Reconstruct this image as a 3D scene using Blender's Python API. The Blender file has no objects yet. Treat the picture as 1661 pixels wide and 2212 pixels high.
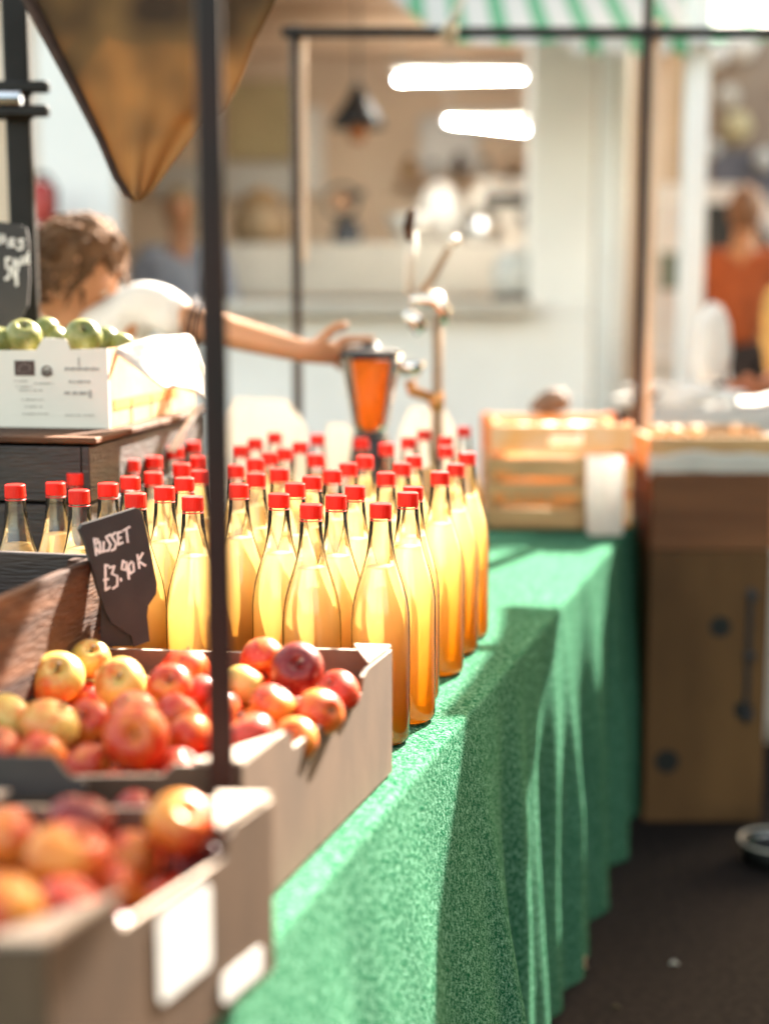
import bpy, bmesh, math, random
from math import radians as R, sin, cos, pi, atan2, sqrt
from mathutils import Vector, Matrix, noise
random.seed(7)
S = bpy.context.scene
COL = S.collection
# ---------------------------------------------------------------- camera
CAMZ, F = 1.30, 3072.0
PITCH = math.atan(456/3072)
cd = bpy.data.cameras.new('camera'); cam = bpy.data.objects.new('camera', cd); COL.objects.link(cam)
cam.location = (0, 0, CAMZ); cam.rotation_euler = (pi/2-PITCH, 0, 0)
cd.sensor_fit = 'VERTICAL'; cd.sensor_height = 36; cd.sensor_width = 27; cd.lens = 50
cd.clip_start = .05; cd.clip_end = 400
cd.dof.use_dof = True; cd.dof.focus_distance = 1.84; cd.dof.aperture_fstop = 1.45
S.camera = cam
# ---------------------------------------------------------------- light
SUN_AZ, SUN_EL = R(30), R(35.5)       # azimuth from +Y towards +X
w = bpy.data.worlds.new('World'); S.world = w; w.use_nodes = True
nt = w.node_tree; bg = nt.nodes['Background']; sk = nt.nodes.new('ShaderNodeTexSky')
sk.sky_type = 'NISHITA'; sk.sun_disc = False; sk.sun_elevation = SUN_EL; sk.sun_rotation = SUN_AZ
sk.air_density = 1.0; sk.dust_density = 3.0; sk.ozone_density = 0.6
wm = nt.nodes.new('ShaderNodeMix'); wm.data_type = 'RGBA'; wm.blend_type = 'MULTIPLY'; wm.inputs[0].default_value = 1
wm.inputs[7].default_value = (1, .81, .57, 1)
nt.links.new(sk.outputs[0], wm.inputs[6]); nt.links.new(wm.outputs[2], bg.inputs[0]); bg.inputs[1].default_value = .13
sd = bpy.data.lights.new('sun', 'SUN'); sd.energy = 4.7; sd.angle = R(.6); sd.color = (1, .93, .82)
so = bpy.data.objects.new('sun', sd); COL.objects.link(so)
sdir = Vector((sin(SUN_AZ)*cos(SUN_EL), cos(SUN_AZ)*cos(SUN_EL), sin(SUN_EL)))
so.rotation_euler = sdir.to_track_quat('Z', 'Y').to_euler(); so.location = (6, 8, 8)
S.view_settings.view_transform = 'Standard'; S.view_settings.look = 'None'
S.view_settings.exposure = 3.36; S.view_settings.gamma = 1
S.cycles.use_denoising = True
S.cycles.max_bounces = 10; S.cycles.transparent_max_bounces = 40; S.cycles.diffuse_bounces = 5
S.cycles.transmission_bounces = 8; S.cycles.glossy_bounces = 3
S.cycles.sample_clamp_indirect = 6
S.cycles.caustics_reflective = False; S.cycles.caustics_refractive = False

# ---------------------------------------------------------------- helpers
def ray(u, v):
    x = (u-830.5)/F; y = (1106-v)/F
    return Vector((x, cos(PITCH)+y*sin(PITCH), -sin(PITCH)+y*cos(PITCH)))
def onz(u, v, z):
    d = ray(u, v); return Vector((0, 0, CAMZ)) + d*((z-CAMZ)/d.z)
def onY(u, v, Y):
    d = ray(u, v); return Vector((0, 0, CAMZ)) + d*(Y/d.y)
def uv_of(p):
    q = Vector(p)-Vector((0, 0, CAMZ)); f = q.y*cos(PITCH)-q.z*sin(PITCH); up = q.y*sin(PITCH)+q.z*cos(PITCH)
    return 830.5+F*q.x/f, 1106-F*up/f

def finish(bm, name, mat, parent=None, smooth=False, loc=None):
    bmesh.ops.recalc_face_normals(bm, faces=bm.faces)
    me = bpy.data.meshes.new(name); bm.to_mesh(me); bm.free()
    if smooth:
        for p in me.polygons: p.use_smooth = True
    o = bpy.data.objects.new(name, me); COL.objects.link(o)
    for m in (mat if isinstance(mat, (list, tuple)) else [mat]): me.materials.append(m)
    if parent: o.parent = parent
    if loc is not None: o.location = loc
    return o
def solid(bm, t):
    bm.normal_update(); bmesh.ops.solidify(bm, geom=bm.faces[:], thickness=t)
def tag(o, label=None, cat=None, group=None, kind=None):
    if label: o['label'] = label
    if cat: o['category'] = cat
    if group: o['group'] = group
    if kind: o['kind'] = kind
    return o
def empty(name, label, cat, loc=(0, 0, 0), rz=0, group=None):
    o = bpy.data.objects.new(name, None); COL.objects.link(o); o.empty_display_size = .1
    o.location = loc; o.rotation_euler = (0, 0, rz)
    return tag(o, label, cat, group)
def unp(o, root):
    """keep a world-space mesh where it is under a placed empty"""
    bpy.context.view_layer.update(); o.matrix_parent_inverse = root.matrix_basis.inverted(); return o

def bx(bm, c, s, rz=0, bev=0, M=None, seg=1):
    m = Matrix.Translation(Vector(c)) @ Matrix.Rotation(rz, 4, 'Z')
    if M is not None: m = M @ m
    r = bmesh.ops.create_cube(bm, size=1); vs = r['verts']
    for v in vs: v.co = Vector((v.co.x*s[0], v.co.y*s[1], v.co.z*s[2]))
    if bev:
        es = list({e for v in vs for e in v.link_edges})
        rr = bmesh.ops.bevel(bm, geom=es, offset=bev, segments=seg, affect='EDGES', profile=.5)
        vs = list({v for f in rr['faces'] for v in f.verts} | {v for v in vs if v.is_valid})
    for v in vs: v.co = m @ v.co
    return vs
def tube(bm, pts, rad, n=10, cap=True, flat=1.0):
    pts = [Vector(p) for p in pts]
    if not isinstance(rad, (list, tuple)): rad = [rad]*len(pts)
    rings = []; up = Vector((0, 0, 1))
    prev = None
    for i, p in enumerate(pts):
        t = (pts[min(i+1, len(pts)-1)]-pts[max(i-1, 0)]).normalized()
        if prev is None:
            a = up if abs(t.z) < .9 else Vector((0, 1, 0)); x = t.cross(a).normalized()
        else:
            x = (prev - t*prev.dot(t)).normalized()
        prev = x; y = t.cross(x)
        rings.append([bm.verts.new(p + (x*cos(2*pi*k/n) + y*sin(2*pi*k/n)*flat)*rad[i]) for k in range(n)])
    for a, b in zip(rings, rings[1:]):
        for k in range(n): bm.faces.new((a[k], a[(k+1) % n], b[(k+1) % n], b[k]))
    if cap: bm.faces.new(rings[0][::-1]); bm.faces.new(rings[-1])
    return rings
def lathe(bm, prof, n=32, c=(0, 0, 0), cap=True):
    c = Vector(c); rings = []
    for r, z in prof:
        if r < 1e-6: rings.append([bm.verts.new(c+Vector((0, 0, z)))])
        else: rings.append([bm.verts.new(c+Vector((r*cos(2*pi*k/n), r*sin(2*pi*k/n), z))) for k in range(n)])
    for a, b in zip(rings, rings[1:]):
        for k in range(n):
            k2 = (k+1) % n
            if len(a) == 1 and len(b) == 1: continue
            if len(a) == 1: bm.faces.new((a[0], b[k2], b[k]))
            elif len(b) == 1: bm.faces.new((a[k], a[k2], b[0]))
            else: bm.faces.new((a[k], a[k2], b[k2], b[k]))
    return rings
def slab(bm, outline, o, ex, ey, th):
    """2-D outline on plane (o, ex, ey) extruded th along -normal"""
    ex, ey = Vector(ex), Vector(ey); n = ex.cross(ey).normalized()
    a = [bm.verts.new(Vector(o)+ex*x+ey*y) for x, y in outline]
    b = [bm.verts.new(v.co-n*th) for v in a]
    bm.faces.new(a); bm.faces.new(b[::-1]); k = len(a)
    for i in range(k): bm.faces.new((a[i], b[i], b[(i+1) % k], a[(i+1) % k]))
def quad_wall(bm, p, q, z0, prof, th, side):
    """vertical wall from p to q, top profile [(t,z)], thickness th towards side(vector)"""
    p, q = Vector(p), Vector(q)
    out = [(0, z0)] + [(t, z) for t, z in prof] + [(1, z0)]
    A = [bm.verts.new(Vector((p.x+(q.x-p.x)*t, p.y+(q.y-p.y)*t, z))) for t, z in out]
    B = [bm.verts.new(v.co + Vector(side)*th) for v in A]
    bm.faces.new(A); bm.faces.new(B[::-1]); k = len(A)
    for i in range(k): bm.faces.new((A[i], B[i], B[(i+1) % k], A[(i+1) % k]))
def stroke(bm, pts, w, to3, n):
    """ribbon with rounded look; pts 2-D, to3 maps 2-D -> 3-D, n normal; slightly raised box strip"""
    for a, b in zip(pts, pts[1:]):
        A, B = to3(a), to3(b); d = (B-A)
        if d.length < 1e-6: continue
        d.normalize(); s = d.cross(n).normalized()*w/2; A = A-d*w*.3; B = B+d*w*.3
        vs = [bm.verts.new(x) for x in (A-s+n*.0006, A+s+n*.0006, B+s+n*.0006, B-s+n*.0006)]
        bm.faces.new(vs)
def skin(name, verts, edges, radii, mat, parent=None, levels=2, root=0):
    me = bpy.data.meshes.new(name); me.from_pydata([tuple(v) for v in verts], edges, [])
    o = bpy.data.objects.new(name, me); COL.objects.link(o)
    m = o.modifiers.new('s', 'SKIN'); m.use_smooth_shade = True
    sv = me.skin_vertices[0].data
    for i, r in enumerate(radii):
        sv[i].radius = (r, r) if not isinstance(r, tuple) else r; sv[i].use_root = (i == root)
    sb = o.modifiers.new('b', 'SUBSURF'); sb.levels = levels; sb.render_levels = levels
    dg = bpy.context.evaluated_depsgraph_get(); ev = o.evaluated_get(dg)
    nm = bpy.data.meshes.new_from_object(ev); COL.objects.unlink(o); bpy.data.objects.remove(o)
    nm.name = name; nm.materials.clear()
    for x in (mat if isinstance(mat, list) else [mat]): nm.materials.append(x)
    for p in nm.polygons: p.use_smooth = True
    oo = bpy.data.objects.new(name, nm); COL.objects.link(oo)
    if parent: oo.parent = parent
    return oo
def merge(a, b):
    """join mesh of object b into object a (same world space)"""
    bm = bmesh.new(); bm.from_mesh(a.data); bm.from_mesh(b.data); bm.to_mesh(a.data); bm.free()
    for p in a.data.polygons: p.use_smooth = True
    me = b.data; bpy.data.objects.remove(b); bpy.data.meshes.remove(me); return a

# ---------------------------------------------------------------- materials
def mat(name, col=(.5, .5, .5), rough=.6, metal=0, var=.0, vscale=8, bump=0, bscale=60, col2=None, spec=.5,
        sheen=0, transl=0, stretch=None, emit=None, es=0, alpha=1, coord='Object', coat=0, detail=4):
    m = bpy.data.materials.new(name); m.use_nodes = True; N = m.node_tree.nodes; L = m.node_tree.links
    b = N['Principled BSDF']; out = N['Material Output']
    b.inputs['Base Color'].default_value = (*col, 1); b.inputs['Roughness'].default_value = rough
    b.inputs['Metallic'].default_value = metal; b.inputs['Specular IOR Level'].default_value = spec
    b.inputs['Sheen Weight'].default_value = sheen; b.inputs['Coat Weight'].default_value = coat
    tc = N.new('ShaderNodeTexCoord'); mp = N.new('ShaderNodeMapping'); L.new(tc.outputs[coord], mp.inputs[0])
    if stretch: mp.inputs['Scale'].default_value = stretch
    if col2 is not None or var:
        nz = N.new('ShaderNodeTexNoise'); nz.inputs['Scale'].default_value = vscale; nz.inputs['Detail'].default_value = detail
        L.new(mp.outputs[0], nz.inputs[0]); cr = N.new('ShaderNodeValToRGB'); L.new(nz.outputs[0], cr.inputs[0])
        c2 = col2 if col2 is not None else tuple(c*(1-var) for c in col)
        cr.color_ramp.elements[0].color = (*c2, 1); cr.color_ramp.elements[1].color = (*col, 1)
        cr.color_ramp.elements[0].position = .35; cr.color_ramp.elements[1].position = .65
        L.new(cr.outputs[0], b.inputs['Base Color'])
    if bump:
        n2 = N.new('ShaderNodeTexNoise'); n2.inputs['Scale'].default_value = bscale; n2.inputs['Detail'].default_value = 5
        L.new(mp.outputs[0], n2.inputs[0]); bp = N.new('ShaderNodeBump'); bp.inputs['Strength'].default_value = bump
        bp.inputs['Distance'].default_value = min(.01, .35/bscale)
        L.new(n2.outputs[0], bp.inputs['Height']); L.new(bp.outputs[0], b.inputs['Normal'])
    if transl:
        t = N.new('ShaderNodeBsdfTranslucent'); t.inputs[0].default_value = (*col, 1)
        if col2 is not None or var: L.new(cr.outputs[0], t.inputs[0])
        mx = N.new('ShaderNodeMixShader'); mx.inputs[0].default_value = transl
        L.new(b.outputs[0], mx.inputs[1]); L.new(t.outputs[0], mx.inputs[2]); L.new(mx.outputs[0], out.inputs[0])
    if emit: b.inputs['Emission Color'].default_value = (*emit, 1); b.inputs['Emission Strength'].default_value = es
    return m

M = {}
M['rust'] = mat('rusty steel', (.010, .007, .007), .5, .1, spec=.25, col2=(.035, .008, .005), vscale=9, bump=.15, bscale=90, stretch=(1, 1, .35))
M['steel'] = mat('dark painted steel', (.010, .009, .009), .5, .1, spec=.25, var=.4, vscale=20, bump=.1)
M['wood_post'] = mat('weathered post paint', (.085, .04, .022), .5, col2=(.03, .014, .010), vscale=14, bump=.2, stretch=(1, 1, .3))
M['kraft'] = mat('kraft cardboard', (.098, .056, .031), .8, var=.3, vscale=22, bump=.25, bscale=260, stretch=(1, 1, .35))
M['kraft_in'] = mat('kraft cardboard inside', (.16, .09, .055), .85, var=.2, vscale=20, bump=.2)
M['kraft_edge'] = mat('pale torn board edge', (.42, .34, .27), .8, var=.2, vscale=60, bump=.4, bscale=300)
M['label'] = mat('matt white', (.80, .79, .76), .6, var=.06, vscale=12)  # plain white for the patches on the near box
M['crate'] = mat('old brown crate wood', (.11, .046, .020), .75, spec=.2, col2=(.03, .013, .008), vscale=5, bump=.5, bscale=40, stretch=(1, 1, 7))
M['crate_dark'] = mat('dark stained crate wood', (.035, .02, .014), .6, col2=(.014, .009, .008), vscale=6, bump=.4, bscale=40, stretch=(1, 1, 7))
M['crate_tan'] = mat('tan crate wood', (.50, .30, .13), .6, col2=(.36, .2, .08), vscale=6, bump=.3, bscale=40, stretch=(1, 1, 7))  # paler tan wood for the far crate, tray and table tops
M['nail'] = mat('nail head', (.1, .09, .09), .4, .8)
M['carton'] = mat('white printed carton', (.66, .61, .53), .7, var=.06, vscale=12, bump=.1, bscale=200)
M['carton_side'] = mat('bare carton board', (.72, .42, .22), .7, var=.2, vscale=12, bump=.2, transl=.25)
M['ink_brown'] = mat('brown print', (.06, .025, .018), .6, var=.2)
M['ink_grey'] = mat('grey print', (.34, .31, .28), .7, var=.2)
M['ink_orange'] = mat('orange print', (.75, .25, .05), .6, var=.2)
M['paper'] = mat('thin white paper', (.62, .58, .52), .6, var=.08, vscale=10, bump=.3, bscale=30, transl=.3)
M['film'] = mat('white plastic film', (.94, .92, .88), .4, bump=.2, bscale=30, transl=.75)
M['chalkboard'] = mat('blackboard', (.026, .020, .018), .65, var=.35, vscale=30, bump=.15, bscale=200)
M['chalk'] = mat('chalk pen', (.75, .70, .66), .8, var=.2, vscale=90)
M['cap'] = mat('red plastic cap', (.72, .014, .006), .32, bump=0, transl=.12)
M['lcd_white'] = mat('white enamel', (.60, .58, .54), .35, var=.05)
M['grey_steel'] = mat('brushed steel', (.6, .6, .6), .22, 1, var=.1, vscale=40)
M['black'] = mat('black plastic', (.018, .016, .018), .4, var=.3)
M['asphalt'] = mat('asphalt', (.020, .014, .012), .95, spec=.15, col2=(.006, .004, .004), vscale=60, bump=.9, bscale=240, coord='Object')
M['stem'] = mat('apple stem', (.07, .04, .02), .8, var=.4, vscale=80)
M['calyx'] = mat('dry calyx', (.09, .06, .03), .9, var=.4, vscale=80)

def apple_mat(name, base, blush, amt, speck=.35):
    m = bpy.data.materials.new(name); m.use_nodes = True; N = m.node_tree.nodes; L = m.node_tree.links
    b = N['Principled BSDF']; b.inputs['Specular IOR Level'].default_value = .35; b.inputs['Roughness'].default_value = .38; b.inputs['Coat Weight'].default_value = .06
    b.inputs['Subsurface Weight'].default_value = .0; b.inputs['Subsurface Radius'].default_value = (.012, .006, .003)
    tc = N.new('ShaderNodeTexCoord'); oi = N.new('ShaderNodeObjectInfo')
    ad = N.new('ShaderNodeVectorMath'); ad.operation = 'ADD'
    sc = N.new('ShaderNodeVectorMath'); sc.operation = 'SCALE'; sc.inputs['Scale'].default_value = 3.7
    cmb = N.new('ShaderNodeCombineXYZ')
    for k in range(3): L.new(oi.outputs['Random'], cmb.inputs[k])
    L.new(cmb.outputs[0], sc.inputs[0]); L.new(tc.outputs['Object'], ad.inputs[0]); L.new(sc.outputs[0], ad.inputs[1])
    # broad blush patch
    n1 = N.new('ShaderNodeTexNoise'); n1.inputs['Scale'].default_value = 16; n1.inputs['Detail'].default_value = 2; L.new(ad.outputs[0], n1.inputs[0])
    # streaks stretched along the apple's axis
    mp = N.new('ShaderNodeMapping'); mp.inputs['Scale'].default_value = (1, 1, .12); L.new(ad.outputs[0], mp.inputs[0])
    n2 = N.new('ShaderNodeTexNoise'); n2.inputs['Scale'].default_value = 150; n2.inputs['Detail'].default_value = 3; L.new(mp.outputs[0], n2.inputs[0])
    m1 = N.new('ShaderNodeMath'); m1.operation = 'MULTIPLY_ADD'; m1.inputs[1].default_value = .45; L.new(n2.outputs[0], m1.inputs[0]); L.new(n1.outputs[0], m1.inputs[2])
    cr = N.new('ShaderNodeValToRGB'); L.new(m1.outputs[0], cr.inputs[0])
    c = .72+(.5-amt)*.5
    cr.color_ramp.elements[0].position = c-.11; cr.color_ramp.elements[1].position = c+.10
    cr.color_ramp.elements[0].color = (*base, 1); cr.color_ramp.elements[1].color = (*blush, 1)
    # lenticels
    vo = N.new('ShaderNodeTexVoronoi'); vo.inputs['Scale'].default_value = 260; L.new(tc.outputs['Object'], vo.inputs[0])
    sp = N.new('ShaderNodeMath'); sp.operation = 'LESS_THAN'; sp.inputs[1].default_value = .2; L.new(vo.outputs['Distance'], sp.inputs[0])
    sm = N.new('ShaderNodeMath'); sm.operation = 'MULTIPLY'; sm.inputs[1].default_value = speck; L.new(sp.outputs[0], sm.inputs[0])
    mx = N.new('ShaderNodeMix'); mx.data_type = 'RGBA'; L.new(sm.outputs[0], mx.inputs[0]); L.new(cr.outputs[0], mx.inputs[6]); mx.inputs[7].default_value = (.75, .6, .35, 1)
    L.new(mx.outputs[2], b.inputs['Base Color'])
    return m
AM = {'yellow': apple_mat('yellow apple skin', (.48, .33, .08), (.50, .12, .02), .30),
      'mixed': apple_mat('orange red apple skin', (.54, .20, .022), (.40, .026, .005), .56),
      'red': apple_mat('red apple skin', (.58, .17, .022), (.40, .022, .005), .58),
      'dark': apple_mat('deep red apple skin', (.25, .018, .008), (.12, .005, .004), .5, .2),
      'pink': apple_mat('pink streaked apple skin', (.58, .27, .10), (.46, .040, .018), .60),
      'green': apple_mat('green apple skin', (.12, .135, .028), (.22, .21, .06), .4, .4)}

def glass_mat():
    m = bpy.data.materials.new('clear bottle glass'); m.use_nodes = True; N = m.node_tree.nodes; L = m.node_tree.links
    N.remove(N['Principled BSDF']); out = N['Material Output']
    t = N.new('ShaderNodeBsdfTransparent'); g = N.new('ShaderNodeBsdfGlossy'); g.inputs['Roughness'].default_value = .06
    lw = N.new('ShaderNodeLayerWeight'); lw.inputs[0].default_value = .22
    cr = N.new('ShaderNodeValToRGB'); L.new(lw.outputs['Facing'], cr.inputs[0])
    cr.color_ramp.elements[0].color = (.97, .975, .96, 1); cr.color_ramp.elements[0].position = .6
    cr.color_ramp.elements[1].color = (.88, .80, .64, 1); cr.color_ramp.elements[1].position = 1
    L.new(cr.outputs[0], t.inputs[0])
    fr = N.new('ShaderNodeFresnel'); fr.inputs[0].default_value = 1.45
    ma = N.new('ShaderNodeMath'); ma.operation = 'MULTIPLY_ADD'; ma.inputs[1].default_value = 1.0; ma.inputs[2].default_value = .03; L.new(fr.outputs[0], ma.inputs[0])
    mx = N.new('ShaderNodeMixShader'); L.new(ma.outputs[0], mx.inputs[0]); L.new(t.outputs[0], mx.inputs[1]); L.new(g.outputs[0], mx.inputs[2])
    L.new(mx.outputs[0], out.inputs[0]); return m
M['glass'] = glass_mat()
def juice_mat(name, top, bot, z0=.07, z1=.23, tr_top=.25, tr_bot=.04):
    m = bpy.data.materials.new(name); m.use_nodes = True; N = m.node_tree.nodes; L = m.node_tree.links
    b = N['Principled BSDF']; out = N['Material Output']; b.inputs['Roughness'].default_value = .25; b.inputs['Specular IOR Level'].default_value = .3
    tc = N.new('ShaderNodeTexCoord'); sp = N.new('ShaderNodeSeparateXYZ'); L.new(tc.outputs['Object'], sp.inputs[0])
    nz = N.new('ShaderNodeTexNoise'); nz.inputs['Scale'].default_value = 14; L.new(tc.outputs['Object'], nz.inputs[0])
    ad = N.new('ShaderNodeMath'); ad.operation = 'MULTIPLY_ADD'; ad.inputs[1].default_value = .07; L.new(nz.outputs[0], ad.inputs[0]); L.new(sp.outputs[2], ad.inputs[2])
    mr = N.new('ShaderNodeMapRange'); mr.inputs[1].default_value = z0+.035; mr.inputs[2].default_value = z1+.035; L.new(ad.outputs[0], mr.inputs[0])
    cr = N.new('ShaderNodeValToRGB'); L.new(mr.outputs[0], cr.inputs[0])
    cr.color_ramp.elements[0].color = (*bot, 1); cr.color_ramp.elements[1].color = (*top, 1)
    L.new(cr.outputs[0], b.inputs['Base Color'])
    t = N.new('ShaderNodeBsdfTranslucent'); L.new(cr.outputs[0], t.inputs[0])
    mx = N.new('ShaderNodeMixShader'); mx.inputs[0].default_value = .72; L.new(b.outputs[0], mx.inputs[1]); L.new(t.outputs[0], mx.inputs[2])
    tp = N.new('ShaderNodeBsdfTransparent'); L.new(cr.outputs[0], tp.inputs[0])
    m2 = N.new('ShaderNodeMixShader'); mm = N.new('ShaderNodeMapRange'); L.new(mr.outputs[0], mm.inputs[0])
    mm.inputs[3].default_value = tr_bot; mm.inputs[4].default_value = tr_top
    L.new(mm.outputs[0], m2.inputs[0]); L.new(mx.outputs[0], m2.inputs[1]); L.new(tp.outputs[0], m2.inputs[2]); L.new(m2.outputs[0], out.inputs[0])
    return m
M['juice'] = juice_mat('cloudy apple juice', (.98, .79, .46), (1.0, .50, .035), z0=.03, z1=.20, tr_top=.26, tr_bot=.12)
M['orange_juice'] = juice_mat('orange juice', (.98, .36, .04), (.98, .32, .03), tr_top=.04)

def mesh_cloth_mat():
    m = bpy.data.materials.new('green woven mesh cloth'); m.use_nodes = True; N = m.node_tree.nodes; L = m.node_tree.links
    b = N['Principled BSDF']; out = N['Material Output']; b.inputs['Roughness'].default_value = 1
    b.inputs['Specular IOR Level'].default_value = 0; b.inputs['Sheen Weight'].default_value = .0; b.inputs['Sheen Roughness'].default_value = .45; b.inputs['Sheen Tint'].default_value = (.6, 1, .75, 1)
    uv = N.new('ShaderNodeUVMap'); mp = N.new('ShaderNodeMapping'); L.new(uv.outputs[0], mp.inputs[0])
    mp.inputs['Scale'].default_value = (1, .55, 1)
    n1 = N.new('ShaderNodeTexVoronoi'); n1.inputs['Scale'].default_value = 620; L.new(mp.outputs[0], n1.inputs[0])
    n3 = N.new('ShaderNodeTexNoise'); n3.inputs['Scale'].default_value = 190; n3.inputs['Detail'].default_value = 3; L.new(mp.outputs[0], n3.inputs[0])
    a = N.new('ShaderNodeMath'); a.operation = 'MULTIPLY_ADD'; a.inputs[1].default_value = .8; L.new(n1.outputs['Distance'], a.inputs[0]); L.new(n3.outputs[0], a.inputs[2])
    cr = N.new('ShaderNodeValToRGB'); L.new(a.outputs[0], cr.inputs[0])
    cr.color_ramp.elements[0].color = (.20, .40, .28, 1); cr.color_ramp.elements[0].position = .60
    cr.color_ramp.elements[1].color = (.014, .10, .045, 1); cr.color_ramp.elements[1].position = 1.0
    n2 = N.new('ShaderNodeTexNoise'); n2.inputs['Scale'].default_value = 5; n2.inputs['Detail'].default_value = 5; L.new(mp.outputs[0], n2.inputs[0])
    c2 = N.new('ShaderNodeValToRGB'); L.new(n2.outputs[0], c2.inputs[0]); c2.color_ramp.elements[0].position = .3
    c2.color_ramp.elements[0].color = (.7, .7, .7, 1); c2.color_ramp.elements[1].color = (1, 1, 1, 1)
    mu = N.new('ShaderNodeMix'); mu.data_type = 'RGBA'; mu.blend_type = 'MULTIPLY'; mu.inputs[0].default_value = 1
    L.new(cr.outputs[0], mu.inputs[6]); L.new(c2.outputs[0], mu.inputs[7]); L.new(mu.outputs[2], b.inputs['Base Color'])
    bp = N.new('ShaderNodeBump'); bp.inputs['Strength'].default_value = .9; bp.inputs['Distance'].default_value = .0016; bp.invert = True
    L.new(a.outputs[0], bp.inputs['Height']); L.new(bp.outputs[0], b.inputs['Normal'])
    t = N.new('ShaderNodeBsdfTranslucent'); L.new(mu.outputs[2], t.inputs[0])
    mx = N.new('ShaderNodeMixShader'); mx.inputs[0].default_value = .05; L.new(b.outputs[0], mx.inputs[1]); L.new(t.outputs[0], mx.inputs[2]); L.new(mx.outputs[0], out.inputs[0])
    return m
M['mesh'] = mesh_cloth_mat()

def stripe_mat():
    m = bpy.data.materials.new('green and white striped canvas'); m.use_nodes = True; N = m.node_tree.nodes; L = m.node_tree.links
    b = N['Principled BSDF']; out = N['Material Output']; b.inputs['Roughness'].default_value = .8
    tc = N.new('ShaderNodeTexCoord'); sp = N.new('ShaderNodeSeparateXYZ'); L.new(tc.outputs['Object'], sp.inputs[0])
    a = N.new('ShaderNodeMath'); a.operation = 'MULTIPLY'; a.inputs[1].default_value = 1/.155; L.new(sp.outputs[0], a.inputs[0])
    fr = N.new('ShaderNodeMath'); fr.operation = 'FRACT'; L.new(a.outputs[0], fr.inputs[0])
    gt = N.new('ShaderNodeMath'); gt.operation = 'GREATER_THAN'; gt.inputs[1].default_value = .6; L.new(fr.outputs[0], gt.inputs[0])
    mx = N.new('ShaderNodeMix'); mx.data_type = 'RGBA'; L.new(gt.outputs[0], mx.inputs[0]); mx.inputs[6].default_value = (.62, .60, .56, 1); mx.inputs[7].default_value = (.12, .38, .20, 1)
    L.new(mx.outputs[2], b.inputs['Base Color'])
    t = N.new('ShaderNodeBsdfTranslucent'); L.new(mx.outputs[2], t.inputs[0])
    ms = N.new('ShaderNodeMixShader'); ms.inputs[0].default_value = .3; L.new(b.outputs[0], ms.inputs[1]); L.new(t.outputs[0], ms.inputs[2]); L.new(ms.outputs[0], out.inputs[0])
    return m
M['stripe'] = stripe_mat()

# ---------------------------------------------------------------- ground
TZ = .75                       # table height
def ground():
    bm = bmesh.new(); n = 60
    g = [[bm.verts.new((-30+60*i/n, -10+60*j/n, 0)) for i in range(n+1)] for j in range(n+1)]
    for j in range(n):
        for i in range(n): bm.faces.new((g[j][i], g[j][i+1], g[j+1][i+1], g[j+1][i]))
    tag(finish(bm, 'ground', M['asphalt']), kind='structure')
ground()

# ---------------------------------------------------------------- building behind
BY = 6.6
M['render'] = mat('painted render wall', (.92, .88, .83), .85, var=.08, vscale=2.5, bump=.12, bscale=80)
M['render2'] = mat('white gloss column paint', (.82, .81, .78), .5, var=.06, vscale=3)
M['tan_edge'] = mat('tan trim and shadow strip', (.50, .34, .22), .6, var=.25, vscale=6, stretch=(1, 1, .2))
M['int_wall'] = mat('interior wall paint', (.82, .66, .50), .85, col2=(.68, .53, .39), vscale=1.8, bump=.1)
M['int_ceil'] = mat('timber ceiling', (.68, .50, .35), .7, col2=(.52, .37, .25), vscale=4, stretch=(.4, 5, 1))
M['cream'] = mat('cream board', (.58, .48, .27), .7, var=.1, vscale=4)
M['counter'] = mat('counter stone', (.62, .56, .48), .5, var=.15, vscale=5)
M['tube_on'] = mat('lit tube', (.9, .9, .85), .5, emit=(1, .97, .88), es=15)
M['orange_glow'] = mat('glow orange', (.42, .15, .05), .35, .7)  # orange lamp glow put into the bulb colour, no emission
M['redpaint'] = mat('red enamel', (.42, .03, .02), .4, var=.2)
M['blueish'] = mat('pale blue cotton', (.34, .36, .42), .8, var=.15, vscale=12, bump=.2)
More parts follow.
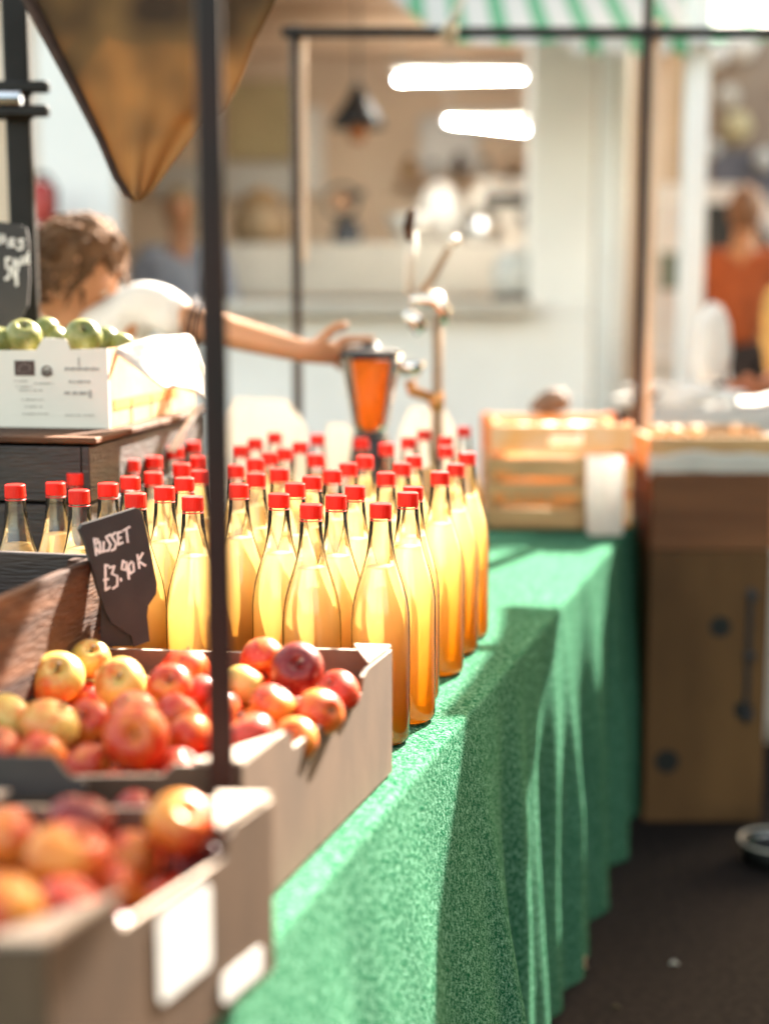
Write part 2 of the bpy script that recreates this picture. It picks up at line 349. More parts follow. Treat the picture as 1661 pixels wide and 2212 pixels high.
def building():
    b = empty('shop_building', 'pale rendered shop with a wide open front and white counter wall behind the stall', 'building', (0, BY, 0))
    def part(name, m, boxes, bev=.01, z=0):
        bm = bmesh.new()
        for c, s in boxes: bx(bm, c, s, bev=bev)
        return unp(finish(bm, name, m, b), b)
    def X(u, Y=BY): return (u-830.5)*Y/3072*1.0
    # openings/pillars
    xl0, xl1, xr0, xr1 = X(105), X(262), X(1140), X(1275)
    H = 3.9
    part('wall', M['render'], [(((xl0+xr1)/2, BY+.12, .62), (xr1-xl0, .24, 1.24))])
    part('counter_top', M['counter'], [(((xl1+xr0)/2, BY+.1, 1.27), (xr0-xl1+.02, .5, .06))])
    part('pillar', M['render'], [(((xr0+xr1)/2, BY+.118, (1.24+H)/2), (xr1-xr0, .236, H-1.242))])
    part('pillar', M['render2'], [(((xl0+xl1)/2, BY+.118, (1.24+H)/2), (xl1-xl0, .236, H-1.242))])
    part('timber_trim', M['tan_edge'], [((xr1+.018, BY+.10, H/2), (.036, .2, H))])
    bm = bmesh.new(); tube(bm, [(X(1312), BY-.02, 0), (X(1312), BY-.02, H)], .075, 24); unp(finish(bm, 'column', M['render2'], b, True), b)
    part('lintel', M['render'], [(((xl1+xr0)/2, BY+.118, 3.35), (xr0-xl1, .236, 1.1))])
    part('wall', M['tan_edge'], [((X(1362)+.03, BY+.3, H/2), (.14, .1, H))])  # tan shadow beside the column, put in as a coloured strip
    part('roof', M['counter'], [((-.8, BY+2, H+.06), (6.2, 4.6, .12))])
    # interior
    part('back_wall', M['int_wall'], [((-.4, BY+3.2, 1.6), (4.6, .1, 3.2))])
    part('ceiling', M['int_ceil'], [((-.4, BY+1.7, 2.95), (4.6, 3.0, .1))])
    part('side_wall', M['int_wall'], [((1.2, BY+1.7, 1.45), (.1, 2.9, 2.9)), ((-2.75, BY+1.7, 1.45), (.1, 2.9, 2.9))])
    part('beam', M['int_ceil'], [((-.4, BY+y, 2.84), (4.4, .12, .12)) for y in (.7, 1.5, 2.3)])
    part('shop_floor', M['counter'], [((-.4, BY+1.7, .03), (4.4, 2.9, .06))])
    # panels on the back wall
    Y2 = BY+3.1
    def panel(name, m, u0, u1, v0, v1, Y=Y2, t=.04):
        a = onY(u0, v1, Y); c = onY(u1, v0, Y)
        return part(name, m, [(((a.x+c.x)/2, Y, (a.z+c.z)/2), (c.x-a.x, t, c.z-a.z))], bev=.006)
    panel('menu_board', M['cream'], 490, 632, 175, 345)
    panel('wall_panel', M['lcd_white'], 905, 1035, 250, 372)
    panel('wall_panel', M['lcd_white'], 330, 640, 352, 428, Y2-.05)
    panel('worktop', M['counter'], 340, 1140, 530, 640, BY+1.6, .6)
    panel('shelf', M['int_ceil'], 860, 1150, 388, 400, Y2-.12, .24)
    panel('shelf', M['tan_edge'], 1090, 1230, 340, 368, Y2-.4, .2)
    panel('splash_panel', M['crate'], 1085, 1142, 585, 700, BY+.9, .05)
    panel('wall_panel', M['render'], 640, 700, 230, 420, Y2-.06)
    return b
building()

def tube_light(u0, v0, u1, v1, Y, label):
    a, c = onY(u0, v0, Y), onY(u1, v1, Y); r = empty('tube_light', label, 'ceiling light', a, group='fluorescent tube lights in the shop')
    bm = bmesh.new(); tube(bm, [a, c], .011, 14); unp(finish(bm, 'tube', M['tube_on'], r, True), r)
    bm = bmesh.new(); m = (a+c)/2; ang = atan2(c.y-a.y, c.x-a.x)
    bx(bm, m+Vector((0, 0, .052)), ((c-a).length+.06, .07, .045), ang, .01)
    for p in (a, c): tube(bm, [p+Vector((0, 0, .08)), p+Vector((0, 0, 2.9-p.z))], .006, 6)
    unp(finish(bm, 'fitting', M['lcd_white'], r), r)
tube_light(858, 172, 1128, 166, BY+1.1, 'upper lit fluorescent tube hanging level in the open shop')
tube_light(968, 262, 1134, 280, BY+.9, 'lower lit fluorescent tube hanging slightly aslant in the open shop')

def pendant(u, v, Y):
    p = onY(u, v, Y); r = empty('pendant_lamp', 'black cone pendant lamp with orange glow painted on its bulb hanging in the open shop', 'pendant lamp', p)
    bm = bmesh.new(); lathe(bm, [(.012, .19), (.03, .17), (.05, .12), (.13, .01), (.14, -.03), (.135, -.03), (.12, .01), (.0, .1)], 24); finish(bm, 'lamp_shade', M['black'], r, True)
    bm = bmesh.new(); lathe(bm, [(0, -.11), (.035, -.10), (.05, -.06), (.04, -.02), (.02, .02), (0, .03)], 18); finish(bm, 'bulb', M['orange_glow'], r, True)
    bm = bmesh.new(); tube(bm, [(0, 0, .18), (0, 0, 2.9-p.z)], .006, 6); finish(bm, 'cord', M['black'], r)
pendant(772, 262, BY+1.0)

# clutter in the shop, on the worktop (top z) -----------------------------------
WT = onY(700, 530, BY+1.6).z
def standing(name, label, cat, u, Y, z, parts, group=None):
    p = onY(u, 500, Y); r = empty(name, label, cat, (p.x, Y, z), group=group)
    for pn, m, prof in parts:
        bm = bmesh.new(); lathe(bm, prof, 26); finish(bm, pn, m, r, True)
    return r
def vase_prof(w, h): return [(0, 0), (w*.7, 0), (w*.95, h*.2), (w, h*.55), (w*.75, h*.85), (w*.5, h), (w*.42, h), (0, h*.9)]
standing('storage_jar', 'large tan storage jar standing on the shop worktop left of the thin post', 'jar', 565, BY+1.6, WT, [('body', mat('tan glaze', (.40, .27, .15), .5, var=.3), vase_prof(.17, .26)), ('lid', M['crate_tan'], [(0, .258), (.1, .258), (.09, .29), (.02, .31), (0, .33)])])
standing('cooking_pot', 'dark round pot on the shop worktop right of the thin post', 'pot', 750, BY+1.5, WT, [('body', mat('blue black enamel', (.045, .05, .06), .4), vase_prof(.085, .12)), ('lid', M['black'], [(0, .118), (.07, .118), (.05, .14), (.012, .15), (.012, .17), (0, .17)])])
standing('mixing_bowl', 'big white bowl on the shop worktop behind the juice press', 'bowl', 890, BY+1.45, WT, [('body', M['lcd_white'], [(0, 0), (.06, 0), (.07, .015), (.11, .08), (.14, .16), (.13, .16), (.1, .08), (0, .03)])])
standing('white_urn', 'tall white urn on the shop worktop behind the juice press', 'urn', 950, BY+1.75, WT, [('body', M['lcd_white'], vase_prof(.15, .34)), ('lid', M['grey_steel'], [(0, .338), (.08, .338), (.05, .37), (0, .38)])])
standing('steel_canister', 'squat steel canister at the right of the shop worktop', 'canister', 1040, BY+1.5, WT, [('body', M['grey_steel'], vase_prof(.12, .16)), ('lid', M['black'], [(0, .158), (.07, .158), (.06, .18), (0, .19)])])
standing('round_jar', 'round white jar standing on the counter beside the pale pillar', 'jar', 1112, BY+.12, 1.30, [('body', M['lcd_white'], [(0, .0), (.05, 0), (.09, .05), (.105, .12), (.09, .19), (.05, .23), (0, .235)]), ('base', M['crate'], [(0, 0), (.08, 0), (.1, -.0), (.1, .03), (0, .03)])])
for k, (u, w_, h_, lb) in enumerate(((885, .05, .12, 'small tan jar at the left end of the wall shelf'), (935, .06, .09, 'squat pale jar second on the wall shelf'), (990, .045, .15, 'tall brown jar in the middle of the wall shelf'), (1045, .06, .11, 'grey jar right of the middle on the wall shelf'), (1105, .05, .14, 'dark jar at the right end of the wall shelf'))):
    standing('shelf_jar', lb, 'jar', u, BY+2.98, onY(900, 388, BY+2.98).z+.004, [('body', [M['crate_tan'], M['lcd_white'], M['crate'], M['counter'], M['black']][k], vase_prof(w_, h_)), ('lid', M['black'], [(0, h_-.002), (w_*.55, h_-.002), (w_*.5, h_+.02), (0, h_+.022)])], 'jars on the wall shelf')
def slicer():
    p = onY(1105, 470, BY+1.7); r = empty('coffee_machine', 'grey coffee machine with dark fittings at the right end of the shop worktop', 'coffee machine', (p.x, BY+1.8, WT))
    bm = bmesh.new(); bx(bm, (0, 0, .16), (.5, .35, .32), bev=.03, seg=2); finish(bm, 'body', M['counter'], r)
    bm = bmesh.new(); bx(bm, (0, -.19, .26), (.34, .04, .07), bev=.01); finish(bm, 'panel', M['black'], r)
    for x in (-.12, .05): bm = bmesh.new(); tube(bm, [(x, -.2, .15), (x, -.32, .12)], .014, 8); lathe(bm, [(0, 0), (.03, 0), (.03, .05), (0, .05)], 12, (x, -.2, .13)); finish(bm, 'handle', M['black'], r)
    for x in (-.15, -.06, .05, .16):
        bm = bmesh.new(); lathe(bm, [(0, 0), (.02, 0), (.035, .06), (.03, .06), (0, .01)], 14, (x, 0, .322)); finish(bm, 'cup', M['lcd_white'], r, True)
slicer()
def hook_tool():
    p = onY(735, 470, BY+1.6); r = empty('desk_fan', 'dark tabletop fan standing behind the round pot in the shop', 'fan', (p.x, BY+1.85, WT))
    bm = bmesh.new(); lathe(bm, [(0, 0), (.07, 0), (.06, .02), (.012, .04), (.012, .2), (0, .2)], 16); finish(bm, 'stand', M['black'], r)
    bm = bmesh.new(); tube(bm, [(.09*cos(a), 0, .26+.09*sin(a)) for a in [2*pi*k/20 for k in range(21)]], .012, 6); tube(bm, [(-.02, 0, .26), (.13, 0, .31)], .02, 8); finish(bm, 'guard', M['black'], r)
    bm = bmesh.new(); tube(bm, [(0, -.03, .26), (0, .05, .26)], .03, 12); finish(bm, 'motor', M['orange_glow'], r)
hook_tool()
def extinguisher():
    Y = BY-.25; p = onY(92, 440, Y); r = empty('fire_extinguisher', 'red fire extinguisher hung beside the white pillar at the left', 'fire extinguisher', p)
    bm = bmesh.new(); lathe(bm, [(0, -.09), (.05, -.09), (.055, -.07), (.055, .06), (.04, .085), (.015, .10), (0, .10)], 20); finish(bm, 'body', M['redpaint'], r, True)
    bm = bmesh.new(); bx(bm, (0, 0, .12), (.05, .02, .03), bev=.004); tube(bm, [(.03, 0, .12), (.07, -.02, .06), (.065, -.02, -.05)], .008, 8); finish(bm, 'valve', M['black'], r)
extinguisher()

# left hand neighbour wall (pale pink, behind dark post)
def left_wall():
    bm = bmesh.new(); b = empty('side_building', 'pale pink rendered wall of the building at the far left', 'building', (-2.3, BY+.6, 0))
    bx(bm, (-2.9, BY+.8, 2), (3.1, .3, 4)); unp(finish(bm, 'wall', mat('pale pink render', (.78, .68, .60), .85, var=.07, vscale=2, bump=.1), b), b)
    bm = bmesh.new(); a = onY(-60, 250, BY+.6); bx(bm, (a.x+.05, BY+.63, a.z-.3), (.22, .05, .9), bev=.005); unp(finish(bm, 'window', M['int_wall'], b), b)
left_wall()

# ---------------------------------------------------------------- white van at right
M['van'] = mat('white van paint', (.84, .83, .80), .3, var=.03, coat=.5)
M['van_glass'] = mat('dark vehicle glass', (.05, .055, .06), .15, var=.5, vscale=5)
M['tyre'] = mat('tyre rubber', (.02, .02, .02), .85)
def van():
    Y = 8.7; x0 = onY(1338, 500, Y).x; zt = onY(1500, 396, Y).z
    r = empty('parked_van', 'white van parked behind the right hand stall', 'van', (x0, Y, 0))
    prof = [(0, .28), (0, zt-.25), (.03, zt-.06), (.12, zt), (.70, zt-.005), (.85, zt-.06), (1.05, zt-.30), (1.45, zt-.80), (2.1, zt-.95), (2.25, zt-1.15), (2.28, .30)]
    bm = bmesh.new(); slab(bm, prof, (0, 0, 0), (1, 0, 0), (0, 0, 1), 1.6)
    finish(bm, 'body', M['van'], r)
    def pane(name, pts, m=M['van_glass']):
        bm = bmesh.new(); slab(bm, pts, (0, -.012, 0), (1, 0, 0), (0, 0, 1), .006); return finish(bm, name, m, r)
    def q(u, v): p = onY(u, v, Y); return (p.x-x0, p.z)
    pane('window', [q(1522, 440), q(1605, 440), q(1665, 520), q(1690, 610), q(1522, 610)])
    pane('window', [q(1425, 545), q(1462, 545), q(1462, 625), q(1425, 625)], mat('green tinted glass', (.22, .30, .24), .2, var=.3))
    for x in (.5, 1.8):
        bm = bmesh.new(); tube(bm, [(x, -.03, .31), (x, .17, .31)], .31, 28); w_ = finish(bm, 'wheel', M['tyre'], r)
        bm = bmesh.new(); tube(bm, [(x, -.045, .31), (x, -.031, .31)], .19, 24); finish(bm, 'rim', M['grey_steel'], w_)
    bm = bmesh.new(); bx(bm, (.9, -.02, .95), (1.8, .03, .04), bev=.008); finish(bm, 'trim', M['render'], r)
    bm = bmesh.new(); bx(bm, (1.0, -.02, 1.12), (.12, .03, .03), bev=.008); finish(bm, 'handle', M['black'], r)
van()
def white_pole(u, w_, Y, name, label, v0=90, m='render2', z0=0):
    p = onY(u, 500, Y); r = empty(name, label, 'pole', (p.x, Y, 0), group=None)
    bm = bmesh.new(); bx(bm, (0, 0, 1.5), (w_, w_, 3.0), bev=w_*.1); finish(bm, 'shaft', M[m], r)
    bm = bmesh.new(); bx(bm, (0, 0, .01), (w_*2, w_*2, .02), bev=.004); finish(bm, 'foot', M['render'], r)
white_pole(1494, .085, 5.4, 'canopy_pole', 'thick white canopy pole in front of the van')
def backdrop():
    r = empty('brick_building', 'brown brick building with dark shopfront beyond the white van', 'building', (2.2, 12, 0))
    bm = bmesh.new(); bx(bm, (4.0, 12.4, 3.0), (5.4, .5, 6.0)); unp(finish(bm, 'wall', mat('brown brick', (.33, .25, .19), .85, col2=(.22, .15, .11), vscale=3, bump=.3, bscale=30), r), r)
    a, c = onY(1530, 455, 12.1), onY(1760, 325, 12.1)
    bm = bmesh.new(); bx(bm, ((a.x+c.x)/2, 12.12, (a.z+c.z)/2), (c.x-a.x, .1, c.z-a.z)); unp(finish(bm, 'shopfront', mat('slate blue boards', (.14, .13, .15), .7, var=.4, vscale=3), r), r)
    for u, v, rr, m in ((1590, 275, .13, M['cream']), (1570, 210, .10, M['counter']), (1540, 320, .07, M['lcd_white']), (1650, 345, .09, M['lcd_white']), (1600, 95, .14, M['render']), (1545, 120, .1, M['render'])):
        p = onY(u, v, 12.0); bm = bmesh.new(); lathe(bm, [(0, -rr), (rr*.6, -rr*.8), (rr, 0), (rr*.6, rr*.8), (0, rr)], 20, p); unp(finish(bm, 'lantern', m, r, True), r)
    bm = bmesh.new(); p = onY(1440, 250, 11.6); bx(bm, (p.x, 11.6, 1.9), (.36, .2, 3.8)); unp(finish(bm, 'pilaster', mat('tan brick', (.47, .33, .2), .8, var=.2, vscale=4), r), r)
backdrop()

def sky_blocker():  # unseen wall added to cut sky light from the right
    r = empty('brick_building', 'unseen dark brick wall added on the right to block low sky light', 'building', (5.2, -1, 0))  # added wall that only blocks sky light
    bm = bmesh.new(); bx(bm, (5.6, -1.0, 2.7), (.6, 11.0, 5.4)); unp(finish(bm, 'wall', mat('sky blocking brick', (.10, .06, .045), .9, col2=(.06, .035, .028), vscale=3), r), r)
sky_blocker()

# ---------------------------------------------------------------- striped awning and unseen shade sheets
M['shade_canopy'] = mat('unseen dark green shade tarpaulin', (.03, .06, .04), .7, var=.2)
def awning(name, label, pts, cat='awning', valance=None, posts=(), m='stripe'):
    """pts: 4 corners of a sagging canvas"""
    r = empty(name, label, cat, (pts[0][0], pts[0][1], 0))
    bm = bmesh.new(); n = 16; g = []
    P = [Vector(p) for p in pts]
    for j in range(n+1):
        row = []
        for i in range(n+1):
            a = P[0].lerp(P[1], i/n); b = P[3].lerp(P[2], i/n); p = a.lerp(b, j/n)
            p.z -= .05*sin(pi*j/n) + .008*sin(i*2.1)
            row.append(bm.verts.new(p))
        g.append(row)
    for j in range(n):
        for i in range(n): bm.faces.new((g[j][i], g[j][i+1], g[j+1][i+1], g[j+1][i]))
    solid(bm, .003)
    unp(finish(bm, 'canvas', M[m], r, True), r)
    if valance:
        bm = bmesh.new(); (p, q, drop, k) = valance; p, q = Vector(p), Vector(q)
        for i in range(k):
            a = p.lerp(q, i/k); b = p.lerp(q, (i+.96)/k); m_ = (a+b)/2
            vs = [a, b, b-Vector((0, 0, drop*.6)), m_.lerp(b, .5)-Vector((0, 0, drop*.95)), m_-Vector((0, 0, drop)), m_.lerp(a, .5)-Vector((0, 0, drop*.95)), a-Vector((0, 0, drop*.6))]
            bm.faces.new([bm.verts.new(v) for v in vs])
        solid(bm, .003)
        unp(finish(bm, 'valance', M['stripe'], r), r)
    for x, y, h in posts:
        bm = bmesh.new(); tube(bm, [(x, y, 0), (x, y, h)], .02, 12); unp(finish(bm, 'pole', M['lcd_white'], r, True), r)
    return r
fl = onY(985, 92, 5.3); zf = fl.z
awning('striped_awning', 'green and white striped awning of the stall beyond, above the far crossbar', [(fl.x, 5.3, zf), (3.9, 5.3, zf+.02), (3.7, 6.45, zf+.66), (fl.x-.42, 6.45, zf+.62)],
       valance=((onY(1230, 92, 5.28).x, 5.28, zf+.01), (onY(1500, 92, 5.28).x, 5.28, zf+.01), .06, 6), posts=((3.85, 5.45, zf), (3.65, 6.4, zf+.6)))
awning('shade_sheet', 'unseen dark green tarpaulin added on the right to shade the green cloth', [(1.03, 3.50, 2.12), (1.78, 3.50, 2.12), (1.78, 4.24, 2.16), (1.20, 4.24, 2.16)], posts=((1.76, 3.6, 2.1),), m='shade_canopy')  # unseen sheet added to cast the shadow band on the drape
awning('shade_sheet', 'unseen wide dark tarpaulin added on the right to shade the ground', [(1.77, 1.9, 2.10), (4.6, 1.9, 2.10), (4.6, 5.6, 2.12), (1.77, 5.6, 2.06)], posts=((2.4, 5.4, 2.0), (4.5, 2.0, 2.05), (4.5, 5.4, 2.05)), m='shade_canopy')  # unseen sheet added to keep the right hand ground in shade

# ---------------------------------------------------------------- tables and green cloth
ED = R(17)
def edge(y): return .078 + .305*(y-1.77)
CY = 3.60                                     # far corner
def trestle(label, cx, cy, rz, L_, W_, g):
    r = empty('trestle_table', label, 'table', (cx, cy, 0), rz, g)
    bm = bmesh.new(); bx(bm, (0, 0, .725), (W_, L_, .04), bev=.004); finish(bm, 'table_top', M['crate_tan'], r)
    for y in (-L_*.38, L_*.38):
        for x in (-W_*.42, W_*.42):
            bm = bmesh.new(); bx(bm, (x, y, .3525), (.04, .04, .705), bev=.003); finish(bm, 'leg', M['crate'], r)
        bm = bmesh.new(); bx(bm, (0, y, .2), (W_*.84-.04, .025, .05), bev=.003); finish(bm, 'stretcher', M['crate'], r)
ca = Vector((edge(2.1), 2.1)); off = .40
trestle('long trestle table under the green mesh cloth, along the aisle', ca.x-off*cos(ED), ca.y+off*sin(ED), -ED, 2.95, .72, 'tables of the stall')
trestle('short trestle table under the left hand crates and the vendor end of the stall', -1.0, 2.0, -ED, 1.7, .5, 'tables of the stall')

def cloth():
    bm = bmesh.new(); uvl = bm.loops.layers.uv.new('UVMap')
    path = []; n1 = 300; y0 = .35
    for i in range(n1+1):
        y = y0+(CY-y0)*i/n1; path.append((Vector((edge(y), y, 0)), Vector((cos(ED), -sin(ED), 0)), 1))
    c = Vector((edge(CY), CY, 0))
    for k in range(1, 8):
        a = -ED + (pi/2)*k/8; path.append((c.copy(), Vector((cos(a), sin(a), 0)), 1))
    for k in range(1, 41):
        t = k/40*.9; path.append((c+Vector((-cos(ED), sin(ED), 0))*t, Vector((sin(ED), cos(ED), 0)), 1))
    rows = []; s = 0; prev = None
    for idx, (p, n, _) in enumerate(path):
        if prev is not None: s += max((p-prev).length, .006)
        prev = p
        row = []
        # top, from the inner side to the edge
        inner = Vector((p.x, p.y, 0)) - Vector((cos(ED), -sin(ED), 0))*1.15
        if idx > n1: inner = path[n1][0] - Vector((cos(ED), -sin(ED), 0))*1.15 + (p-c)*.1 - Vector((0, .1, 0))*0
        for j in range(14):
            t = (j/14)**.6; q = inner.lerp(p, t)
            q.z = TZ+.0005+.0012*noise.noise(Vector((q.x*9, q.y*9, 0)))
            row.append((q, (s, t*1.15)))
        # rounded edge then drop
        for j in range(1, 5):
            a = pi/2*j/5; rr = .010
            q = Vector((p.x, p.y, TZ-rr)) + n*rr*sin(a) + Vector((0, 0, rr*cos(a))); row.append((q, (s, 1.15+rr*a)))
        H = TZ-.012-.012
        for j in range(0, 71):
            t = j/70; dz = H*t
            f = .5+.5*noise.noise(Vector((s*2.1, 0, 3)))
            fold = (.020*sin(s*17+2.5*noise.noise(Vector((s*1.7, t*.5, 0))))*(.35+f) + .012*noise.noise(Vector((s*9, t*1.3, 5))) + .010*sin(s*41+4*noise.noise(Vector((s*3, 0, 9)))))
            near = min(1, max(.38, (p.y-1.35)/.8)) if idx <= n1 else 1
            o_ = fold*min(1, t*1.8)*near + .010 + .012*t + t*(.012+.085*max(0, min(1, (2.1-p.y)/.25)) if idx <= n1 else .03)
            # the swag the cloth makes before the corner
            q = Vector((p.x, p.y, TZ-.012-dz)) + n*o_
            q.z += .012*noise.noise(Vector((s*5, 7, 0)))*t
            row.append((q, (s, 1.17+dz)))
        rows.append([(bm.verts.new(q), uv) for q, uv in row])
    for a, b in zip(rows, rows[1:]):
        for k in range(len(a)-1):
            f = bm.faces.new((a[k][0], a[k+1][0], b[k+1][0], b[k][0]))
            for lp, uv in zip(f.loops, (a[k][1], a[k+1][1], b[k+1][1], b[k][1])): lp[uvl].uv = uv
    o = finish(bm, 'table_cloth', M['mesh'], smooth=True)
    tag(o, 'green woven mesh cloth draped over the stall tables down to the ground', 'tablecloth')
cloth()

# ---------------------------------------------------------------- stall frame
def frame():
    r = empty('stall_frame', 'dark metal stall frame of thin posts and crossbar standing round the bottles', 'stall frame', (0, 3.7, 0))
    def post(name, p, w, z0, z1, m, rz=0, label=None):
        bm = bmesh.new(); bx(bm, (p.x, p.y, (z0+z1)/2), (w, w, z1-z0), rz, w*.12, seg=2); o = unp(finish(bm, name, m, r), r)
        if label: o['label'] = label
        return o
    PY = 1.168
    near = onY(471, 1200, PY); post('post', near, .0215, TZ+.004, 2.19, M['rust'], R(6), 'rusty dark near post standing between the two apple boxes')
    lf = onY(44, 300, 2.62); post('post', lf, .046, TZ+.004, 2.19, M['steel'], R(10), 'thick black post at the left edge with a clamp')
    fy = 3.72
    a = onY(640, 500, fy); post('post', a, .019, 0, 1.985, M['wood_post'], R(38), 'thin brown far post left of the juice press')
    b = onY(1387, 500, fy); post('post', b, .020, 0, 2.19, M['wood_post'], R(38), 'thin brown far post at the table corner')
    M['lit_face'] = mat('pale sunlit post face', (.80, .60, .44), .6, col2=(.66, .46, .32), vscale=10, bump=.2, stretch=(1, 1, .3))
    for q_, z0_, z1_, dx in ((a, onY(640, 565, fy).z, 1.975, .021), (b, 0, 2.0, .024)):  # pale strip standing in for each far post's sunlit right face
        bm = bmesh.new(); bx(bm, (q_.x+dx, fy-.004, (z0_+z1_)/2), (.016, .018, z1_-z0_), 0, .002); unp(finish(bm, 'lit_face', M['lit_face'], r), r)
    z = onY(900, 75, fy).z
    bm = bmesh.new(); xl = a.x-.03
    bx(bm, ((xl+b.x+1.1)/2, fy-.03, z), (b.x+1.1-xl, .024, .024), bev=.004); unp(finish(bm, 'crossbar', M['steel'], r), r)
    bm = bmesh.new()
    bx(bm, (near.x, (PY+fy)/2, 2.205), (.03, fy-PY+.1, .03), bev=.003); bx(bm, (lf.x, (2.62+fy)/2, 2.205), (.03, fy-2.62+.1, .03), bev=.003)
    bx(bm, ((lf.x+b.x)/2, fy+.03, 2.205), (b.x-lf.x+.2, .028, .028), bev=.003); bx(bm, (near.x, PY-.0, 2.205), (1.5, .028, .028), bev=.003)
    unp(finish(bm, 'top_rail', M['steel'], r), r)
    bm = bmesh.new(); n = 20; g = []  # unseen canvas panel added overhead to shade the near apples
    for j in range(n+1):
        g.append([bm.verts.new((-.75+1.50*i/n, 2.15+.85*j/n, 2.222-.02*sin(pi*i/n)*sin(pi*j/n)+.004*sin(i*1.9))) for i in range(n+1)])
    for j in range(n):
        for i in range(n): bm.faces.new((g[j][i], g[j][i+1], g[j+1][i+1], g[j+1][i]))
    solid(bm, .003); unp(finish(bm, 'shade_canopy', M['stripe'], r, True), r)
    # scaffold clamp on the left post
    bm = bmesh.new()
    for v in (188, 240):
        p = onY(15, v, 2.57); bx(bm, p, (.15, .02, .02), bev=.004); bx(bm, (lf.x, 2.592, p.z), (.066, .012, .026), bev=.004)
    p = onY(15, 214, 2.57)
    unp(finish(bm, 'clamp', M['steel'], r), r)
    bm = bmesh.new(); tube(bm, [(lf.x-.12, 2.56, p.z), (lf.x+.02, 2.56, p.z)], .012, 12); unp(finish(bm, 'clamp_bolt', M['grey_steel'], r), r)
frame()
def strap():
    Y = 3.66; bm = bmesh.new(); 
    for (u0, v0, u1, v1, w_) in ((1018, -30, 948, 78, .011), (1000, -30, 962, 82, .009), (985, 20, 972, 70, .008)):
        a, b = onY(u0, v0, Y), onY(u1, v1, Y); m_ = (a+b)/2+Vector((.006, -.012, 0)); tube(bm, [a, m_, b], w_, 8, flat=.35)
    for k in range(4): 
        c = onY(962+k*7, 74, Y+.03); tube(bm, [c+Vector((0, .022*cos(a), .022*sin(a))) for a in [2*pi*i/12 for i in range(13)]], .005, 6)
    o = finish(bm, 'tie_strap', mat('grey webbing', (.70, .64, .50), .8, var=.4, vscale=60), smooth=True); tag(o, 'pale webbing strap tied round the far crossbar', 'strap')
strap()

# hanging canvas at the upper left
def tarp():
    Y = 2.35
    out = [(20, -60), (60, 2), (105, 90), (160, 195), (215, 305), (248, 385), (272, 425), (300, 436), (326, 420), (352, 385), (395, 325), (437, 272), (490, 235), (528, 160), (552, 90), (590, 15), (620, -60)]
    m = bpy.data.materials.new('brown printed hessian'); m.use_nodes = True; N = m.node_tree.nodes; L = m.node_tree.links
    b = N['Principled BSDF']; b.inputs['Roughness'].default_value = .85; out_ = N['Material Output']
    tc = N.new('ShaderNodeTexCoord'); n1 = N.new('ShaderNodeTexNoise'); n1.inputs['Scale'].default_value = 5.5; n1.inputs['Detail'].default_value = 1.5; L.new(tc.outputs['Object'], n1.inputs[0])
    cr = N.new('ShaderNodeValToRGB'); L.new(n1.outputs[0], cr.inputs[0]); e = cr.color_ramp.elements
    e[0].position = .34; e[0].color = (.06, .032, .015, 1); e[1].position = .56; e[1].color = (.30, .165, .055, 1)
    n2 = N.new('ShaderNodeTexNoise'); n2.inputs['Scale'].default_value = 400; L.new(tc.outputs['Object'], n2.inputs[0])
    bp = N.new('ShaderNodeBump'); bp.inputs['Strength'].default_value = .3; L.new(n2.outputs[0], bp.inputs['Height']); L.new(bp.outputs[0], b.inputs['Normal'])
    L.new(cr.outputs[0], b.inputs['Base Color']); t = N.new('ShaderNodeBsdfTranslucent'); L.new(cr.outputs[0], t.inputs[0])
    mx = N.new('ShaderNodeMixShader'); mx.inputs[0].default_value = .38; L.new(b.outputs[0], mx.inputs[1]); L.new(t.outputs[0], mx.inputs[2]); L.new(mx.outputs[0], out_.inputs[0])
    r = empty('hanging_sacking', 'brown printed hessian sacking hanging in a point at the upper left', 'sacking', onY(300, 430, Y))
    bm = bmesh.new()
    # subdivided sheet: rows by v, left/right from outline
    def span(v):
        xs = []
        for (a, b_) in zip(out, out[1:]):
            if (a[1]-v)*(b_[1]-v) <= 0 and a[1] != b_[1]: xs.append(a[0]+(b_[0]-a[0])*(v-a[1])/(b_[1]-a[1]))
        return min(xs), max(xs)
    rows = []
    for j in range(41):
        v = -60+(434+60)*j/40; l, h = span(v); row = []
        for i in range(25):
            u = l+(h-l)*i/24; dy = .010*sin(i*.3+v*.004)+.003*sin(i*.9+2)+.0004*(434-v)*.3
            row.append(bm.verts.new(onY(u, v, Y+dy)))
        rows.append(row)
    for a, b_ in zip(rows, rows[1:]):
        for i in range(24): bm.faces.new((a[i], a[i+1], b_[i+1], b_[i]))
    solid(bm, .003)
    unp(finish(bm, 'cloth', m, r, True), r)
    bm = bmesh.new(); pts = [onY(u+5, v, Y-.005+.0004*(434-v)*.3) for u, v in ((20, -60), (60, 2), (105, 90), (160, 195), (215, 305), (248, 385), (272, 422), (290, 432))]
    tube(bm, pts, [.020, .020, .018, .015, .012, .011, .010, .006], 10, flat=.5); unp(finish(bm, 'rolled_hem', mat('dark rolled hem', (.05, .022, .012), .8, var=.4, vscale=40), r, True), r)
    bm = bmesh.new()
    for x in (60, 330, 560): 
        p = onY(x, -55, Y+.05); tube(bm, [p, Vector((p.x, p.y, 2.215))], .004, 6)
    unp(finish(bm, 'cord', M['stem'], r), r)
tarp()

